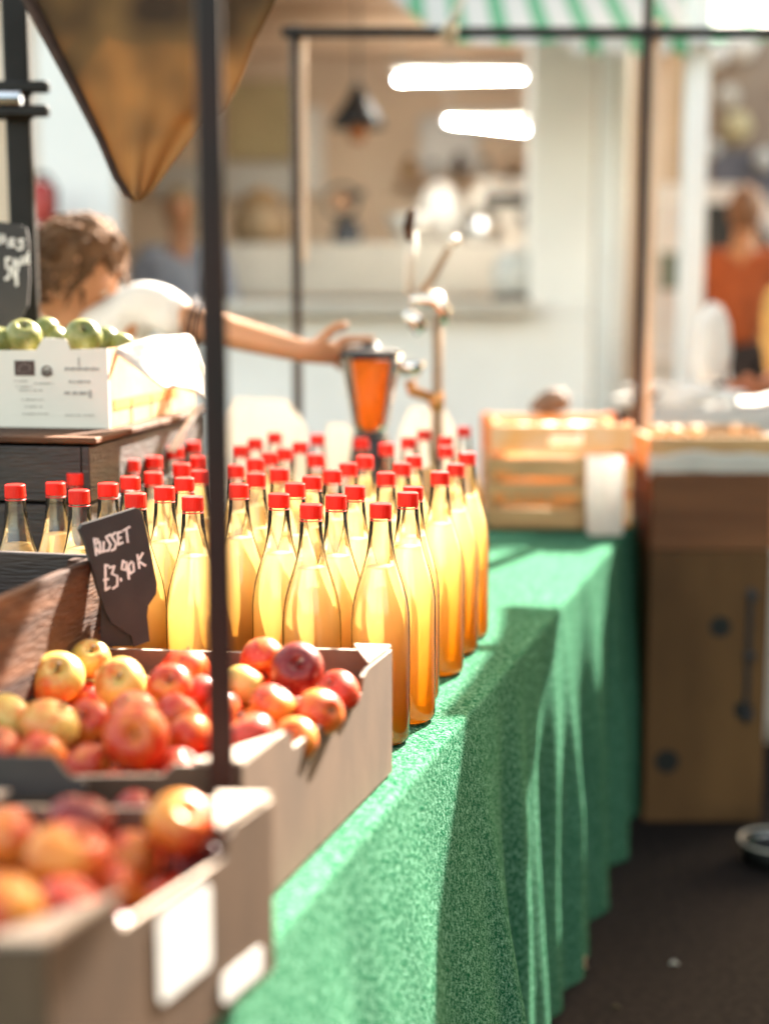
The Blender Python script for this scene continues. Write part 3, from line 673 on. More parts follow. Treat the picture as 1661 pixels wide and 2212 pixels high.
# ---------------------------------------------------------------- cardboard apple boxes
def V2(p, z=None): return Vector((p.x, p.y, p.z if z is None else z))
def cardboard_box(label, BR, FR, FL, BL, h, gusset=True, patches=()):
    r = empty('apple_box', label, 'cardboard box', (BR.x, BR.y, TZ), group=None)
    z0 = TZ+.004; z1 = TZ+h; lo = z1-.022; th = .005
    cen = (BR+FR+FL+BL)/4
    def wall(p, q, name, prof, inset):
        p, q = Vector(p), Vector(q); d = (q-p).normalized(); n = Vector((-d.y, d.x, 0)); n = n if n.dot(cen-p) > 0 else -n
        if inset: p = p+d*th*1.02; q = q-d*th*1.02
        bm = bmesh.new(); quad_wall(bm, p, q, z0, prof, th, n)
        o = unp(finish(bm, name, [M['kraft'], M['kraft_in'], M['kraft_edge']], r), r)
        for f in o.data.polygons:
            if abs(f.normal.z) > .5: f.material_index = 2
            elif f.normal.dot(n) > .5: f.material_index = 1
        return o, n
    prof = [(0, z1), (.20, z1), (.235, z1-.006), (.25, lo), (.72, lo), (.735, z1-.006), (.77, z1), (1, z1)]
    side, n = wall(BR, FR, 'side_panel', prof, False); wall(BL, FL, 'side_panel', prof, False)
    prof2 = [(0, z1), (.3, z1), (.33, z1-.02), (.67, z1-.022), (.70, z1), (1, z1)]
    wall(BR, BL, 'end_panel', [(0, z1), (.28, z1-.001), (.32, z1-.008), (.9, z1-.010), (1, z1)], True); wall(FR, FL, 'end_panel', [(0, z1), (.2, z1), (.24, z1-.010), (.8, z1-.012), (.83, z1), (1, z1)], True)
    bm = bmesh.new(); vs = [V2(p.lerp(cen, .02), z0+.003) for p in (BR, FR, FL, BL)]
    bm.faces.new([bm.verts.new(v) for v in vs]); solid(bm, .003)
    unp(finish(bm, 'base', M['kraft_in'], r), r)
    # corner ledges folded in at the top
    for a, b, c in ((BR, FR, BL), (FR, BR, FL), (FL, BL, FR), (BL, FL, BR)):
        e1 = (b-a).normalized(); e2 = (c-a).normalized(); k = .055 if gusset else .03
        bm = bmesh.new(); A = a+e1*.0+e2*.0
        pts = [a+e1*.001+e2*.001, a+e1*k*1.5+e2*.001, a+e1*k*.9+e2*k*.35, a+e1*.001+e2*k*.8]
        bm.faces.new([bm.verts.new(V2(p, z1+.0035)) for p in pts]); solid(bm, .003)
        unp(finish(bm, 'corner_flap', M['kraft_edge'], r), r)
    # white rounded patches on the aisle side panel
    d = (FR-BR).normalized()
    for t0, t1, za, zb, mname in patches:
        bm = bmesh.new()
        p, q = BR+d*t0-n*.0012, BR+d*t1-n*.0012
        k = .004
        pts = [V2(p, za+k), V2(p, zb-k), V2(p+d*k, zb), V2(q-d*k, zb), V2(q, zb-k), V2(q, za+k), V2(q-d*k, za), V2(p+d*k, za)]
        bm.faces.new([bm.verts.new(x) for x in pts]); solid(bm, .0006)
        unp(finish(bm, 'white_patch', M[mname], r), r)
    return r
z9 = TZ+.15
B2 = [onz(847, 1404, z9), onz(524, 1652, z9), onz(-170, 1652, z9), onz(40, 1376, z9)]
B3 = [onz(588, 1728, z9), onz(102, 2042, z9), onz(-420, 2042, z9), onz(-90, 1712, z9)]
cardboard_box('brown cardboard box of mixed red and yellow apples behind the dark near post', *B2, .15)
def side_t(B, u):     # distance along the side where the rim crosses image column u
    best = min(((abs(uv_of(B[0].lerp(B[1], k/400))[0]-u), k/400) for k in range(401)))[1]; return (B[1]-B[0]).length*best
L3 = (B3[1]-B3[0]).length
cardboard_box('near blurred brown cardboard box of apples with white patches on its side', *B3, .15,
              patches=((side_t(B3, 449), side_t(B3, 338), TZ+.052, TZ+.118, 'label'), (side_t(B3, 560), side_t(B3, 472), TZ+.012, TZ+.036, 'label')))

# ---------------------------------------------------------------- apples
def apple_mesh(name, R_, seed, squash=.88):
    rnd = random.Random(seed); bm = bmesh.new(); n = 32; prof = []
    for k in range(25):
        a = pi*k/24                       # 0 bottom .. pi top
        rr = sin(a)**.86; z = -cos(a)
        # dimples
        z2 = z*squash
        if z > 0: z2 -= .34*math.exp(-(rr/.24)**2)
        else: z2 += .20*math.exp(-(rr/.22)**2)
        rr *= 1+.06*z
        prof.append((rr*R_ if 0 < k < 24 else 0, z2*R_))
    rings = lathe(bm, prof, n)
    ph = rnd.random()*6
    for v in bm.verts:
        a = atan2(v.co.y, v.co.x); k = 1+.018*cos(5*a+ph)*(abs(v.co.z)/R_)+.03*noise.noise(v.co*22+Vector((seed, 0, 0)))
        v.co.x *= k; v.co.y *= k*(.97+.05*rnd.random()*0)
    me_o = finish(bm, name, AM['red'], smooth=True); me = me_o.data; bpy.data.objects.remove(me_o)
    return me
def stem_mesh(R_):
    bm = bmesh.new(); tube(bm, [(0, 0, R_*.46), (R_*.04, 0, R_*.75), (R_*.12, R_*.03, R_*.98)], [R_*.05, R_*.035, R_*.055], 7)
    o = finish(bm, 'stem', M['stem'], smooth=True); me = o.data; bpy.data.objects.remove(o); return me
def calyx_mesh(R_):
    bm = bmesh.new()
    for k in range(5):
        a = 2*pi*k/5; tube(bm, [(0, 0, -R_*.66), (R_*.10*cos(a), R_*.10*sin(a), -R_*.74), (R_*.12*cos(a+.4), R_*.12*sin(a+.4), -R_*.82)], [R_*.05, R_*.04, R_*.008], 5)
    o = finish(bm, 'calyx', M['calyx'], smooth=True); me = o.data; bpy.data.objects.remove(o); return me
AR = .032
AMESH = {}
for i, k in enumerate(AM):
    for s_ in range(2):
        me = apple_mesh('apple_'+k, AR, i*3+s_+1, .86+.06*s_); me.materials.clear(); me.materials.append(AM[k]); AMESH[(k, s_)] = me
STEM, CAL = stem_mesh(AR), calyx_mesh(AR)
def apple(p, kind, label, scale=1, rot=None, group=None, parts=True):
    o = bpy.data.objects.new('apple', AMESH[(kind, random.randint(0, 1))]); COL.objects.link(o)
    o.location = p; o.scale = (scale*random.uniform(.95, 1.06), scale*random.uniform(.95, 1.06), scale*random.uniform(.92, 1.05))
    o.rotation_euler = rot if rot else (random.uniform(-.9, .9), random.uniform(-.9, .9), random.uniform(0, 6.3))
    if rot is None and random.random() < .35: o.rotation_euler.x += pi*.75
    tag(o, label, 'apple', group)
    if parts:
        for nm, me in (('stem', STEM), ('calyx', CAL)):
            c = bpy.data.objects.new(nm, me); COL.objects.link(c); c.parent = o
    return o
def relax(items, fixedr, iters=60, planes=()):
    for _ in range(iters):
        for i in range(len(items)):
            for j in range(i+1, len(items)):
                a, b = items[i], items[j]; d = b['p']-a['p']; L_ = d.length; m_ = (a['r']+b['r'])*.97
                if 1e-6 < L_ < m_:
                    k = (m_-L_)/L_/2*.6; d = d*k
                    a['p'] -= d*(1 if not a.get('fix') else 0); b['p'] += d*(1 if not b.get('fix') else 0)
        for a in items:
            for (o, n) in planes:
                dd = (a['p']-o).dot(n)
                if dd < a['r']: a['p'] += n*(a['r']-dd)
            if a['p'].z < TZ+.008+a['r']: a['p'].z = TZ+.008+a['r']
def planes_of(B):
    cen = sum(B, Vector())/4; out = []
    for p, q in zip(B, B[1:]+B[:1]):
        d = (q-p).normalized(); n = Vector((-d.y, d.x, 0)); n = n if n.dot(cen-p) > 0 else -n; out.append((p+n*.006, n))
    return out
def fill(B, tops, zlow, group, lowlabel, kinds):
    items = []
    for (u, v, rpx, kind, label, z, rot) in tops:
        p = onz(u, v, TZ+z); dist = p.y
        r_ = max(.024, min(.037, rpx*dist/F)); items.append(dict(p=p, r=r_, kind=kind, label=label, rot=rot, top=True))
    relax(items, None, 6)
    a, b, c, d = B; sp = .0615; nx, ny = int((d-a).length/sp), int((b-a).length/sp); nt_ = len(items)
    lows = []
    for layer, z in enumerate(zlow):
        for i in range(nx):
            for j in range(ny):
                s_, t_ = (i+.5+.3*((j+layer) % 2))/(nx+.3), (j+.5)/ny
                p = a.lerp(d, s_).lerp(b.lerp(c, s_), t_); p.z = TZ+z+random.uniform(-.003, .003)
                if uv_of(p)[0] < -110: continue
                if any((p-it['p']).length < .046 for it in items): continue
                lows.append(dict(p=p, r=.0300, kind=random.choice(kinds), label=lowlabel, rot=None, top=False))
    for _ in range(40):
        for lo in lows:
            for it in items:
                v = lo['p']-it['p']; L_ = v.length; m_ = (lo['r']+it['r'])*.96
                if 1e-6 < L_ < m_: lo['p'] += v*((m_-L_)/L_)*.5; lo['p'].z = min(lo['p'].z, TZ+.105)
            for l2 in lows:
                v = lo['p']-l2['p']; L_ = v.length
                if l2 is not lo and 1e-6 < L_ < .056: lo['p'] += v*((.056-L_)/L_)*.25
            for (o, n) in planes_of(B):
                dd = (lo['p']-o).dot(n)
                if dd < lo['r']: lo['p'] += n*(lo['r']-dd)
            lo['p'].z = min(max(lo['p'].z, TZ+.036), TZ+.105)
    for it in items+lows:
        apple(it['p'], it['kind'], it['label'], it['r']/AR, it['rot'], None if it['top'] else group)
STEM_UP = lambda tilt=(0.5, 0, 0): tilt
b2top = [
 (25, 1440, 44, 'dark', 'dark red apple at the far left edge of the box behind the post', .140, None),
 (105, 1412, 44, 'mixed', 'orange apple peeping out behind the first yellow apple at the left back of the box', .142, None),
 (196, 1425, 46, 'yellow', 'pale yellow apple at the back of the box right under the chalk sign', .146, (.6, .2, 0)),
 (118, 1468, 62, 'yellow', 'large yellow apple with a green stem hollow, left of the chalk sign in the box', .140, (.75, -.25, .5)),
 (260, 1478, 58, 'yellow', 'yellow apple with its dark eye facing us, just below the chalk sign', .140, (.95, .05, 0)),
 (395, 1458, 58, 'red', 'orange red apple touching the left side of the dark post, behind a smaller one', .140, None),
 (368, 1482, 48, 'mixed', 'small orange yellow apple with its eye showing, left of the dark post', .152, (.9, .1, 0)),
 (425, 1500, 40, 'red', 'red apple half hidden by the left side of the dark post', .130, None),
 (567, 1425, 52, 'mixed', 'orange and red apple at the back of the box just right of the dark post', .148, None),
 (643, 1446, 62, 'dark', 'deep crimson apple with a big hollow, highest at the back right of the box', .152, (1.0, .1, 0)),
 (527, 1480, 50, 'yellow', 'plain yellow apple tight against the right side of the dark post', .138, None),
 (592, 1526, 52, 'mixed', 'orange apple with a yellow cheek in front of the crimson apple', .140, (.2, .6, .4)),
 (690, 1540, 57, 'red', 'bright red apple against the low part of the cardboard rim', .134, None),
 (732, 1496, 40, 'mixed', 'small orange apple in the back right corner of the box', .136, None),
 (541, 1590, 42, 'pink', 'pale pink streaked apple low beside the dark post on its right', .140, None),
 (637, 1600, 34, 'mixed', 'small orange apple peeping over the lowered rim at the box front', .120, None),
 (15, 1556, 60, 'yellow', 'yellow apple cut by the left picture edge in the middle of the box', .140, None),
 (112, 1575, 68, 'yellow', 'big yellow apple with a pink underside, left middle of the box', .140, (.4, .3, 1)),
 (203, 1560, 48, 'mixed', 'orange apple between the big yellow and the large red apple', .134, None),
 (285, 1545, 50, 'pink', 'pink apple directly behind the large red apple', .136, None),
 (370, 1545, 54, 'red', 'orange red apple behind the front row, left of the dark post', .136, None),
 (307, 1606, 76, 'red', 'largest red apple with its brown eye facing us, front of the box', .142, (1.15, .1, 0)),
 (405, 1602, 46, 'red', 'plain red apple at the front, touching the left of the dark post', .130, None),
 (95, 1632, 58, 'red', 'rosy red apple above the blurred black tag at the front left', .128, None),
 (182, 1652, 38, 'mixed', 'small orange yellow apple just above the end of the blurred black tag', .124, None),
 (375, 1645, 38, 'pink', 'small pale apple at the front rim left of the dark post', .120, None),
 (5, 1625, 50, 'pink', 'pinkish apple at the left picture edge above the black tag', .128, None),
 (60, 1500, 40, 'mixed', 'orange apple sunk between the yellow apples at the left', .118, None),
 (330, 1500, 38, 'pink', 'rosy apple sunk behind the orange apples left of the post', .116, None),
 (480, 1540, 44, 'red', 'red apple hidden behind the dark post itself', .125, None),
]
fill(B2, b2top, (.040, .094), 'apples lying lower in the box behind the post', 'red or yellow apple lying lower in the box behind the dark post', ['red', 'mixed', 'yellow', 'pink', 'red'])
b3top = [
 (25, 1808, 70, 'red', 'blurred red apple at the left picture edge in the near box', .138, None),
 (172, 1785, 82, 'dark', 'dark red apple at the back of the near box', .138, None),
 (382, 1785, 76, 'mixed', 'shiny orange red apple in the back right corner of the near box', .146, (.5, .5, 0)),
 (150, 1872, 96, 'mixed', 'large blurred yellow and orange apple in the middle of the near box', .144, (.3, .3, .5)),
 (288, 1858, 50, 'mixed', 'orange apple sunk behind the rim of the near box', .118, None),
 (45, 1970, 100, 'mixed', 'blurred orange and cream apple at the front left of the near box', .140, None),
 (235, 1920, 62, 'red', 'dark blurred red apple against the side of the near box', .112, None),
 (105, 1960, 75, 'pink', 'cream and pink apple beside the front corner of the near box', .136, (.4, .4, .9)),
 (300, 1760, 50, 'dark', 'dark apple in shadow at the back of the near box', .110, None),
]
fill(B3, b3top, (.040, .088), 'apples lying lower in the near box', 'red or orange apple lying lower in the near blurred box', ['red', 'mixed', 'dark', 'red'])

# ---------------------------------------------------------------- bottles
caps = [(520, 976), (552, 964), (594, 950), (614, 983), (649, 969), (686, 954), (583, 994), (552, 1009), (683, 999), (509, 1022), (604, 1030), (554, 1045), (752, 1018), (718, 1033), (674, 1047), (516, 1061), (638, 1065), (603, 1084), (672, 1108), (726, 1088),
 (781, 959), (835, 977), (882, 962), (916, 940), (962, 958), (963, 977), (1002, 936), (788, 1001), (894, 997), (1009, 997), (868, 1015), (984, 1014), (834, 1036), (950, 1036), (767, 1067), (892, 1065), (881, 1086), (822, 1109),
 (34, 1070), (121, 1056), (166, 1041), (172, 1082), (218, 1027), (234, 1064), (283, 1012), (282, 1048), (294, 1089), (332, 1000), (332, 1033), (356, 1070), (379, 984), (393, 1018), (400, 1053), (417, 1097), (420, 970), (430, 1004), (433, 1039)]
BH = .300
pos = []
for u, v in caps:
    p = onz(u, v, TZ+BH-.009); pos.append(Vector((p.x, p.y, 0)))
for _ in range(80):
    for i in range(len(pos)):
        for j in range(i+1, len(pos)):
            d = pos[j]-pos[i]; L_ = d.length
            if L_ < .0765 and L_ > 1e-6: k = (.0765-L_)/L_*.5; pos[i] -= d*k*.5; pos[j] += d*k*.5
def bottle_proto():
    r = empty('juice_bottle', '', 'bottle', (0, 0, TZ+.002), group='juice bottles with red caps')
    g = [(0, .004), (.030, .0), (.0355, .003), (.037, .010), (.037, .150), (.0362, .164), (.0335, .182), (.0290, .199), (.0235, .216), (.0190, .232), (.0163, .248), (.0146, .266), (.0134, .283), (.0126, .290)]
    bm = bmesh.new(); lathe(bm, g, 36); finish(bm, 'glass', M['glass'], r, True)
    lv = .228
    j = [(max(0, a-.0018), z+.002 if z < .02 else z) for a, z in g if z < lv-.004]; j = [(0, .007)]+j[1:]
    j += [(.0180, lv-.0015), (.0176, lv), (0, lv)]
    bm = bmesh.new(); lathe(bm, j, 30); finish(bm, 'juice', M['juice'], r, True)
    bm = bmesh.new(); lathe(bm, [(.0134, .2825), (.0138, .2835), (.0138, .2988), (.0130, .3), (0, .3)], 40)
    for v in bm.verts:
        if .283 < v.co.z < .2983:
            a = atan2(v.co.y, v.co.x); 
            v.co.x *= 1+.02*(round(a/(2*pi)*40) % 2); v.co.y *= 1+.02*(round(a/(2*pi)*40) % 2)
    tube(bm, [(.0136*cos(a), .0136*sin(a), .2800) for a in [2*pi*k/30 for k in range(31)]], .0007, 5)
    finish(bm, 'cap', M['cap'], r)
    return r
proto = bottle_proto()
rows = sorted(range(len(pos)), key=lambda i: -(pos[i].x*cos(ED)-pos[i].y*sin(ED)))
# columns run along the table; name each bottle by column and place in it
ords = ['first', 'second', 'third', 'fourth', 'fifth', 'sixth', 'seventh', 'eighth', 'ninth', 'tenth', 'eleventh', 'twelfth']
cols = []; last = None
for i in rows:
    c = pos[i].x*cos(ED)-pos[i].y*sin(ED)
    if last is None or last-c > .074: cols.append([]); last = c
    cols[-1].append(i)
blab = {}
special = {37: 'front bottle with red cap nearest the apple box corner, standing foremost on the right', 36: 'bottle with red cap just behind and right of the foremost right bottle', 33: 'bottle of deep orange juice by the aisle edge, third along from the front',
           18: 'foremost bottle with red cap right of the dark post, left of the gap', 38: 'lone red capped bottle at the far left behind the brown crate', 53: 'red capped bottle half hidden by the left side of the dark post, nearest us', 46: 'red capped bottle just behind the top of the chalk sign', 26: 'farthest right red capped bottle beside the orange crate'}
for ci, c in enumerate(cols):
    c.sort(key=lambda i: pos[i].y)
    for k, i in enumerate(c):
        blab[i] = f"red capped juice bottle, {ords[k]} from the front in the {ords[ci]} row from the aisle"
for i, p in enumerate(pos):
    if i == 0: r = proto
    else:
        r = proto.copy(); COL.objects.link(r)
        for ch in list(proto.children):
            c = ch.copy(); COL.objects.link(c); c.parent = r
            if ch.name.startswith('juice'): c.scale.z = random.uniform(.965, 1.015)
    r.location = (p.x, p.y, TZ+.0025); r.rotation_euler.z = random.uniform(0, 6); s_ = random.uniform(.99, 1.012); r.scale = (1, 1, s_)
    r['label'] = special.get(i, blab[i])

# ---------------------------------------------------------------- wooden crates
def slat_crate(name, label, corner, ang, L_, W_, h, z0, m, slats=2, inner=None, group=None, thick=.012, nails=True):
    """corner = front-right; side runs back at ang from +Y towards +X, width runs left"""
    r = empty(name, label, 'crate', (corner.x, corner.y, z0), -ang, group)
    inner = inner or m
    sh = h/slats
    for nm, x0 in (('side_panel', 0), ('side_panel', -W_)):
        bm = bmesh.new()
        for k in range(slats): bx(bm, (x0-(thick/2 if x0 == 0 else -thick/2), L_/2, sh*(k+.5)), (thick, L_, sh-(.005 if slats < 3 else .016)), bev=.0015)
        finish(bm, nm, m, r)
    for nm, y0 in (('end_panel', thick/2), ('end_panel', L_-thick/2)):
        bm = bmesh.new()
        for k in range(slats): bx(bm, (-W_/2, y0, sh*(k+.5)), (W_-2*thick-.002, thick, sh-(.005 if slats < 3 else .016)), bev=.0015)
        finish(bm, nm, inner, r)
    for x in (-thick-.011, -W_+thick+.011):
        for y in (thick+.011, L_-thick-.011):
            bm = bmesh.new(); bx(bm, (x, y, h/2-.002), (.02, .02, h-.006), bev=.001); finish(bm, 'corner_post', m, r)
    bm = bmesh.new(); bx(bm, (-W_/2, L_/2, .006), (W_-2*thick-.002, L_-2*thick-.002, .008)); finish(bm, 'base', inner, r)
    if nails:
        bm = bmesh.new()
        for k in range(slats):
            for y in (.02, .05, L_-.02, L_-.05): 
                for dz in (-.25, .25): tube(bm, [(0, y, sh*(k+.5+dz)), (.0008, y, sh*(k+.5+dz))], .0028, 8)
        finish(bm, 'nail', M['nail'], r)
    return r
# crate at left, in front of the bottles
zc = TZ+.252
c0, c1 = onz(-75, 1322, zc), onz(226, 1194, zc); angA = atan2(c1.x-c0.x, c1.y-c0.y)
slat_crate('wooden_crate', 'open brown wooden crate at the left behind the apple box, beside the chalk sign', c0, angA, (c1-c0).length, .34, .250, TZ+.0025, M['crate'], 2, M['crate_dark'])
# stacked crates under the white carton
cs = onz(193, 962, TZ+.345)
for k, lb in enumerate(('lower dark wooden crate of the stack under the white carton, behind the left bottles', 'upper dark wooden crate of the stack, directly under the white carton')):
    slat_crate('wooden_crate', lb, Vector((cs.x, cs.y+.0, 0)), R(9), .60, .42, .170, TZ+.0025+k*.172, M['crate_dark'], 1 if k == 0 else 2, M['crate_dark'])
# boards laid over the top crate
bm = bmesh.new(); m_ = Matrix.Translation((cs.x, cs.y, 0)) @ Matrix.Rotation(-R(9), 4, 'Z')
for k in range(4): bx(bm, (-.205, .075+k*.15, TZ+.351), (.43, .146, .009), bev=.002, M=m_)
tag(finish(bm, 'lid_boards', M['crate']), 'thin wooden boards laid across the top of the dark crate stack', 'boards')

# ---------------------------------------------------------------- white carton of green apples
def carton():
    zb = TZ+.3565; C0 = onz(238, 926, zb); ang = R(9); h = .122; W_, L_ = .30, .46
    C0 = Vector((C0.x, max(C0.y, cs.y+.01), 0))
    r = empty('fruit_carton', 'white printed fruit carton of green apples on top of the dark crates', 'carton', (C0.x, C0.y, zb), -ang)
    Mx = Matrix.Translation((C0.x, C0.y, zb)) @ Matrix.Rotation(-ang, 4, 'Z')
    t = .004
    bm = bmesh.new(); prof = [(0, h-.002), (.13, h), (.16, h+.006), (.30, h+.001), (.32, h-.004), (.62, h-.003), (.66, h+.016), (.78, h+.014), (.80, h-.002), (1, h)]
    quad_wall(bm, Vector((-W_, 0, 0)), Vector((0, 0, 0)), .0, [(a, b) for a, b in prof], t, (0, 1, 0)); finish(bm, 'front_panel', M['carton'], r)
    bm = bmesh.new(); quad_wall(bm, Vector((-W_+t, L_, 0)), Vector((-t, L_, 0)), 0, [(0, h), (1, h)], t, (0, -1, 0)); finish(bm, 'back_panel', M['carton'], r)
    for x, s_ in ((0, -1), (-W_, 1)):
        bm = bmesh.new(); quad_wall(bm, Vector((x, t*1.1, 0)), Vector((x, L_, 0)), 0, [(0, h), (.2, h), (.24, h-.03), (.76, h-.03), (.8, h), (1, h)], t, (s_, 0, 0)); finish(bm, 'side_panel', M['carton_side'], r)
    bm = bmesh.new(); bx(bm, (-W_/2, L_/2, .003), (W_-2*t-.001, L_-2*t-.001, .004)); finish(bm, 'base', M['carton_side'], r)
    # orange band and straps on the side
    bm = bmesh.new(); bx(bm, (.0008, L_*.4, .035), (.0012, L_*.72, .016)); finish(bm, 'side_band', M['ink_orange'], r)
    bm = bmesh.new()
    for y in (.10, .20, .30): bx(bm, (.0020, y, .02), (.0010, .003, .036))
    finish(bm, 'side_seam', M['ink_brown'], r)
    # print on the front, placed where the photograph shows it
    W = Mx.inverted()
    def rect(bm, u0, v0, u1, v1, dep):
        def loc(u, v):
            d = (W.to_3x3() @ ray(u, v)); o = W @ Vector((0, 0, CAMZ)); k = (-dep-o.y)/d.y; return o+d*k
        a, c = loc(u0, v1), loc(u1, v0); bx(bm, ((a.x+c.x)/2, -dep, (a.z+c.z)/2), (abs(c.x-a.x), .0006, abs(c.z-a.z)))
        return (a+c)/2, abs(c.x-a.x), abs(c.z-a.z)
    bm = bmesh.new(); c, ww, hh = rect(bm, 33, 779, 75, 811, .0008); finish(bm, 'organic_emblem', M['ink_brown'], r)
    bm = bmesh.new()                        # leaf of small stars
    for k in range(12):
        a = 2*pi*k/12; x = c.x+.30*ww*cos(a)*(1-.25*sin(a)); z = c.z+.28*hh*sin(a)+.05*hh*cos(a); bx(bm, (x, -.0015, z), (.0014, .0005, .0014), bev=0)
    finish(bm, 'emblem_stars', mat('pale print', (.40, .30, .25), .7), r)
    bm = bmesh.new(); cc, w2, h2 = rect(bm, 90, 806, 114, 809, .0008)
    P_ = [(cc.x+.0075*cos(a), -.0012, cc.z+.004+.0075*sin(a)) for a in [2*pi*k/24 for k in range(25)]]; tube(bm, P_, .0011, 5)
    for k in range(4): bx(bm, (cc.x-.004+.0026*k, -.0012, cc.z+.004), (.0014, .0006, .006-.001*(k % 2)))
    finish(bm, 'round_emblem', M['ink_brown'], r)
    bm = bmesh.new()
    for k in range(15): x = 141+k*5.0; rect(bm, x, 793+(k*7 % 3), x+3.2, 801-(k*5 % 3), .0008)
    rect(bm, 170, 772, 172, 792, .0008)
    for (x0, x1, y, hh_) in ((150, 195, 822, 6), (140, 190, 846, 7), (193, 198, 843, 18), (142, 205, 896, 2.5)):
        x = x0
        while x < x1: rect(bm, x, y, min(x1, x+random.uniform(3, 8)), y+hh_*random.uniform(.7, 1), .0008); x += random.uniform(5, 10)
    finish(bm, 'lettering', M['ink_grey'], r)
    bm = bmesh.new()
    for (x0, x1, y) in ((32, 60, 822), (75, 116, 827), (35, 70, 834), (42, 92, 842), (48, 95, 862), (55, 92, 877), (50, 105, 893)):
        x = x0
        while x < x1: rect(bm, x, y, min(x1, x+random.uniform(3, 7)), y+2.2, .0008); x += random.uniform(5, 9)
    finish(bm, 'small_print', M['ink_grey'], r)
    # liner sheet folded over the right side
    lin = bpy.data.objects.new('x', None)
    bm = bmesh.new(); g = []
    ctr = [((240, 756), (330, 728), (410, 722), (446, 790)), ((300, 800), (350, 770), (410, 770), (447, 820)), ((352, 838), (385, 838), (425, 850), (446, 860))]
    n = 14
    for j in range(n+1):
        row = []
        for i in range(n+1):
            s_, t_ = i/n*3, j/n*2
            a = min(int(s_), 2); b = min(int(t_), 1); fs, ft = s_-a, t_-b
            q = lambda aa, bb: Vector(ctr[bb][aa])
            uvp = q(a, b).lerp(q(a+1, b), fs).lerp(q(a, b+1).lerp(q(a+1, b+1), fs), ft)
            p = onY(uvp.x, uvp.y, C0.y+.03+.16*i/n-.05*j/n+.012*sin(i*.8+j*.5)); row.append(bm.verts.new(p))
        g.append(row)
    for j in range(n):
        for i in range(n): bm.faces.new((g[j][i], g[j][i+1], g[j+1][i+1], g[j+1][i]))
    solid(bm, .0015)
    lo = finish(bm, 'paper_liner', M['paper'], smooth=True); tag(lo, 'crumpled white paper liner hanging over the right side of the white carton', 'paper')
    bm = bmesh.new()
    for (ua, va, ub, vb) in ((345, 781, 376, 806), (318, 786, 345, 810), (395, 763, 425, 790), (412, 757, 440, 782)):
        A = onY(ua, va, C0.y+.045); Bq = onY(ub, vb, C0.y+.035)
        tube(bm, [A, (A+Bq)/2, Bq], .0011, 6)
    o = finish(bm, 'pencil_marks', M['ink_grey'], lo)
    # torn white strip hanging down the crate
    bm = bmesh.new(); g = []
    for k in range(9):
        t_ = k/8; a = Vector((448-70*t_, 870+110*t_)); b_ = Vector((420-60*t_, 880+95*t_)); yy = C0.y+.10-.02*t_+.01*sin(k)
        g.append((bm.verts.new(onY(a.x, a.y, yy)), bm.verts.new(onY(b_.x, b_.y, yy+.01))))
    for a, b_ in zip(g, g[1:]): bm.faces.new((a[0], a[1], b_[1], b_[0]))
    solid(bm, .0012)
    finish(bm, 'torn_strip', M['paper'], lo, True)
    # green apples
    ga = [(52, 722, 44, 'green apple with a shaded left side, leftmost in the white carton'), (100, 706, 28, 'small green apple seen behind, between the two front green apples'), (118, 728, 36, 'pale green apple in the middle behind the carton flap'), (180, 722, 44, 'shiny green apple right of the carton flap'), (228, 730, 34, 'pale green apple behind the carton at right'), (262, 738, 26, 'yellowish green apple at the right end of the white carton'), (0, 730, 40, 'green apple cut by the left picture edge in the white carton')]
    for u, v, rp, lb in ga:
        Y = C0.y+.055 + (.05 if rp < 37 else 0); p = onY(u, v+7, Y); apple(p, 'green', lb, max(.7, .9*rp*Y/F/AR), None)
    for i in range(4):
        for j in range(4):
            p = Mx @ Vector((-.045-.07*i, .06+.085*j+.02*(i % 2), .075)); apple(p, 'green', 'green apple lying lower in the white carton', 1.0, None, 'green apples lower in the white carton')
carton()

# ---------------------------------------------------------------- chalk signs
def chalk_sign(name, label, outline, Y, strokes, w_, th=.006, slant=0.0, slx=0.0, piv=(0, 0), stake=None):
    """outline and strokes as measured; the board is a real slab at distance Y, leaning back by slant"""
    def P(u, v):
        p = onY(u, v, Y); base = onY(piv[0], piv[1], Y); return Vector((p.x, Y+(p.z-base.z)*slant+(p.x-base.x)*slx, p.z))
    r = empty(name, label, 'price sign', P(*piv))
    bm = bmesh.new(); a = [bm.verts.new(P(u, v)) for u, v in outline]
    n = (P(100, 0)-P(0, 0)).cross(P(0, 0)-P(0, 100)).normalized()
    if n.y > 0: n = -n
    b = [bm.verts.new(v.co-n*th) for v in a]
    bm.faces.new(a); bm.faces.new(b[::-1]); k = len(a)
    for i in range(k): bm.faces.new((a[i], b[i], b[(i+1) % k], a[(i+1) % k]))
    unp(finish(bm, 'board', M['chalkboard'], r), r)
    bm = bmesh.new()
    for st in strokes: stroke(bm, st, w_, lambda q: P(*q), n)
    if strokes: unp(finish(bm, 'chalk_writing', M['chalk'], r), r)
    return r
def z5(x, y): return ((180+.15374*x)*.9126, (1180+.15374*y)*.9126)
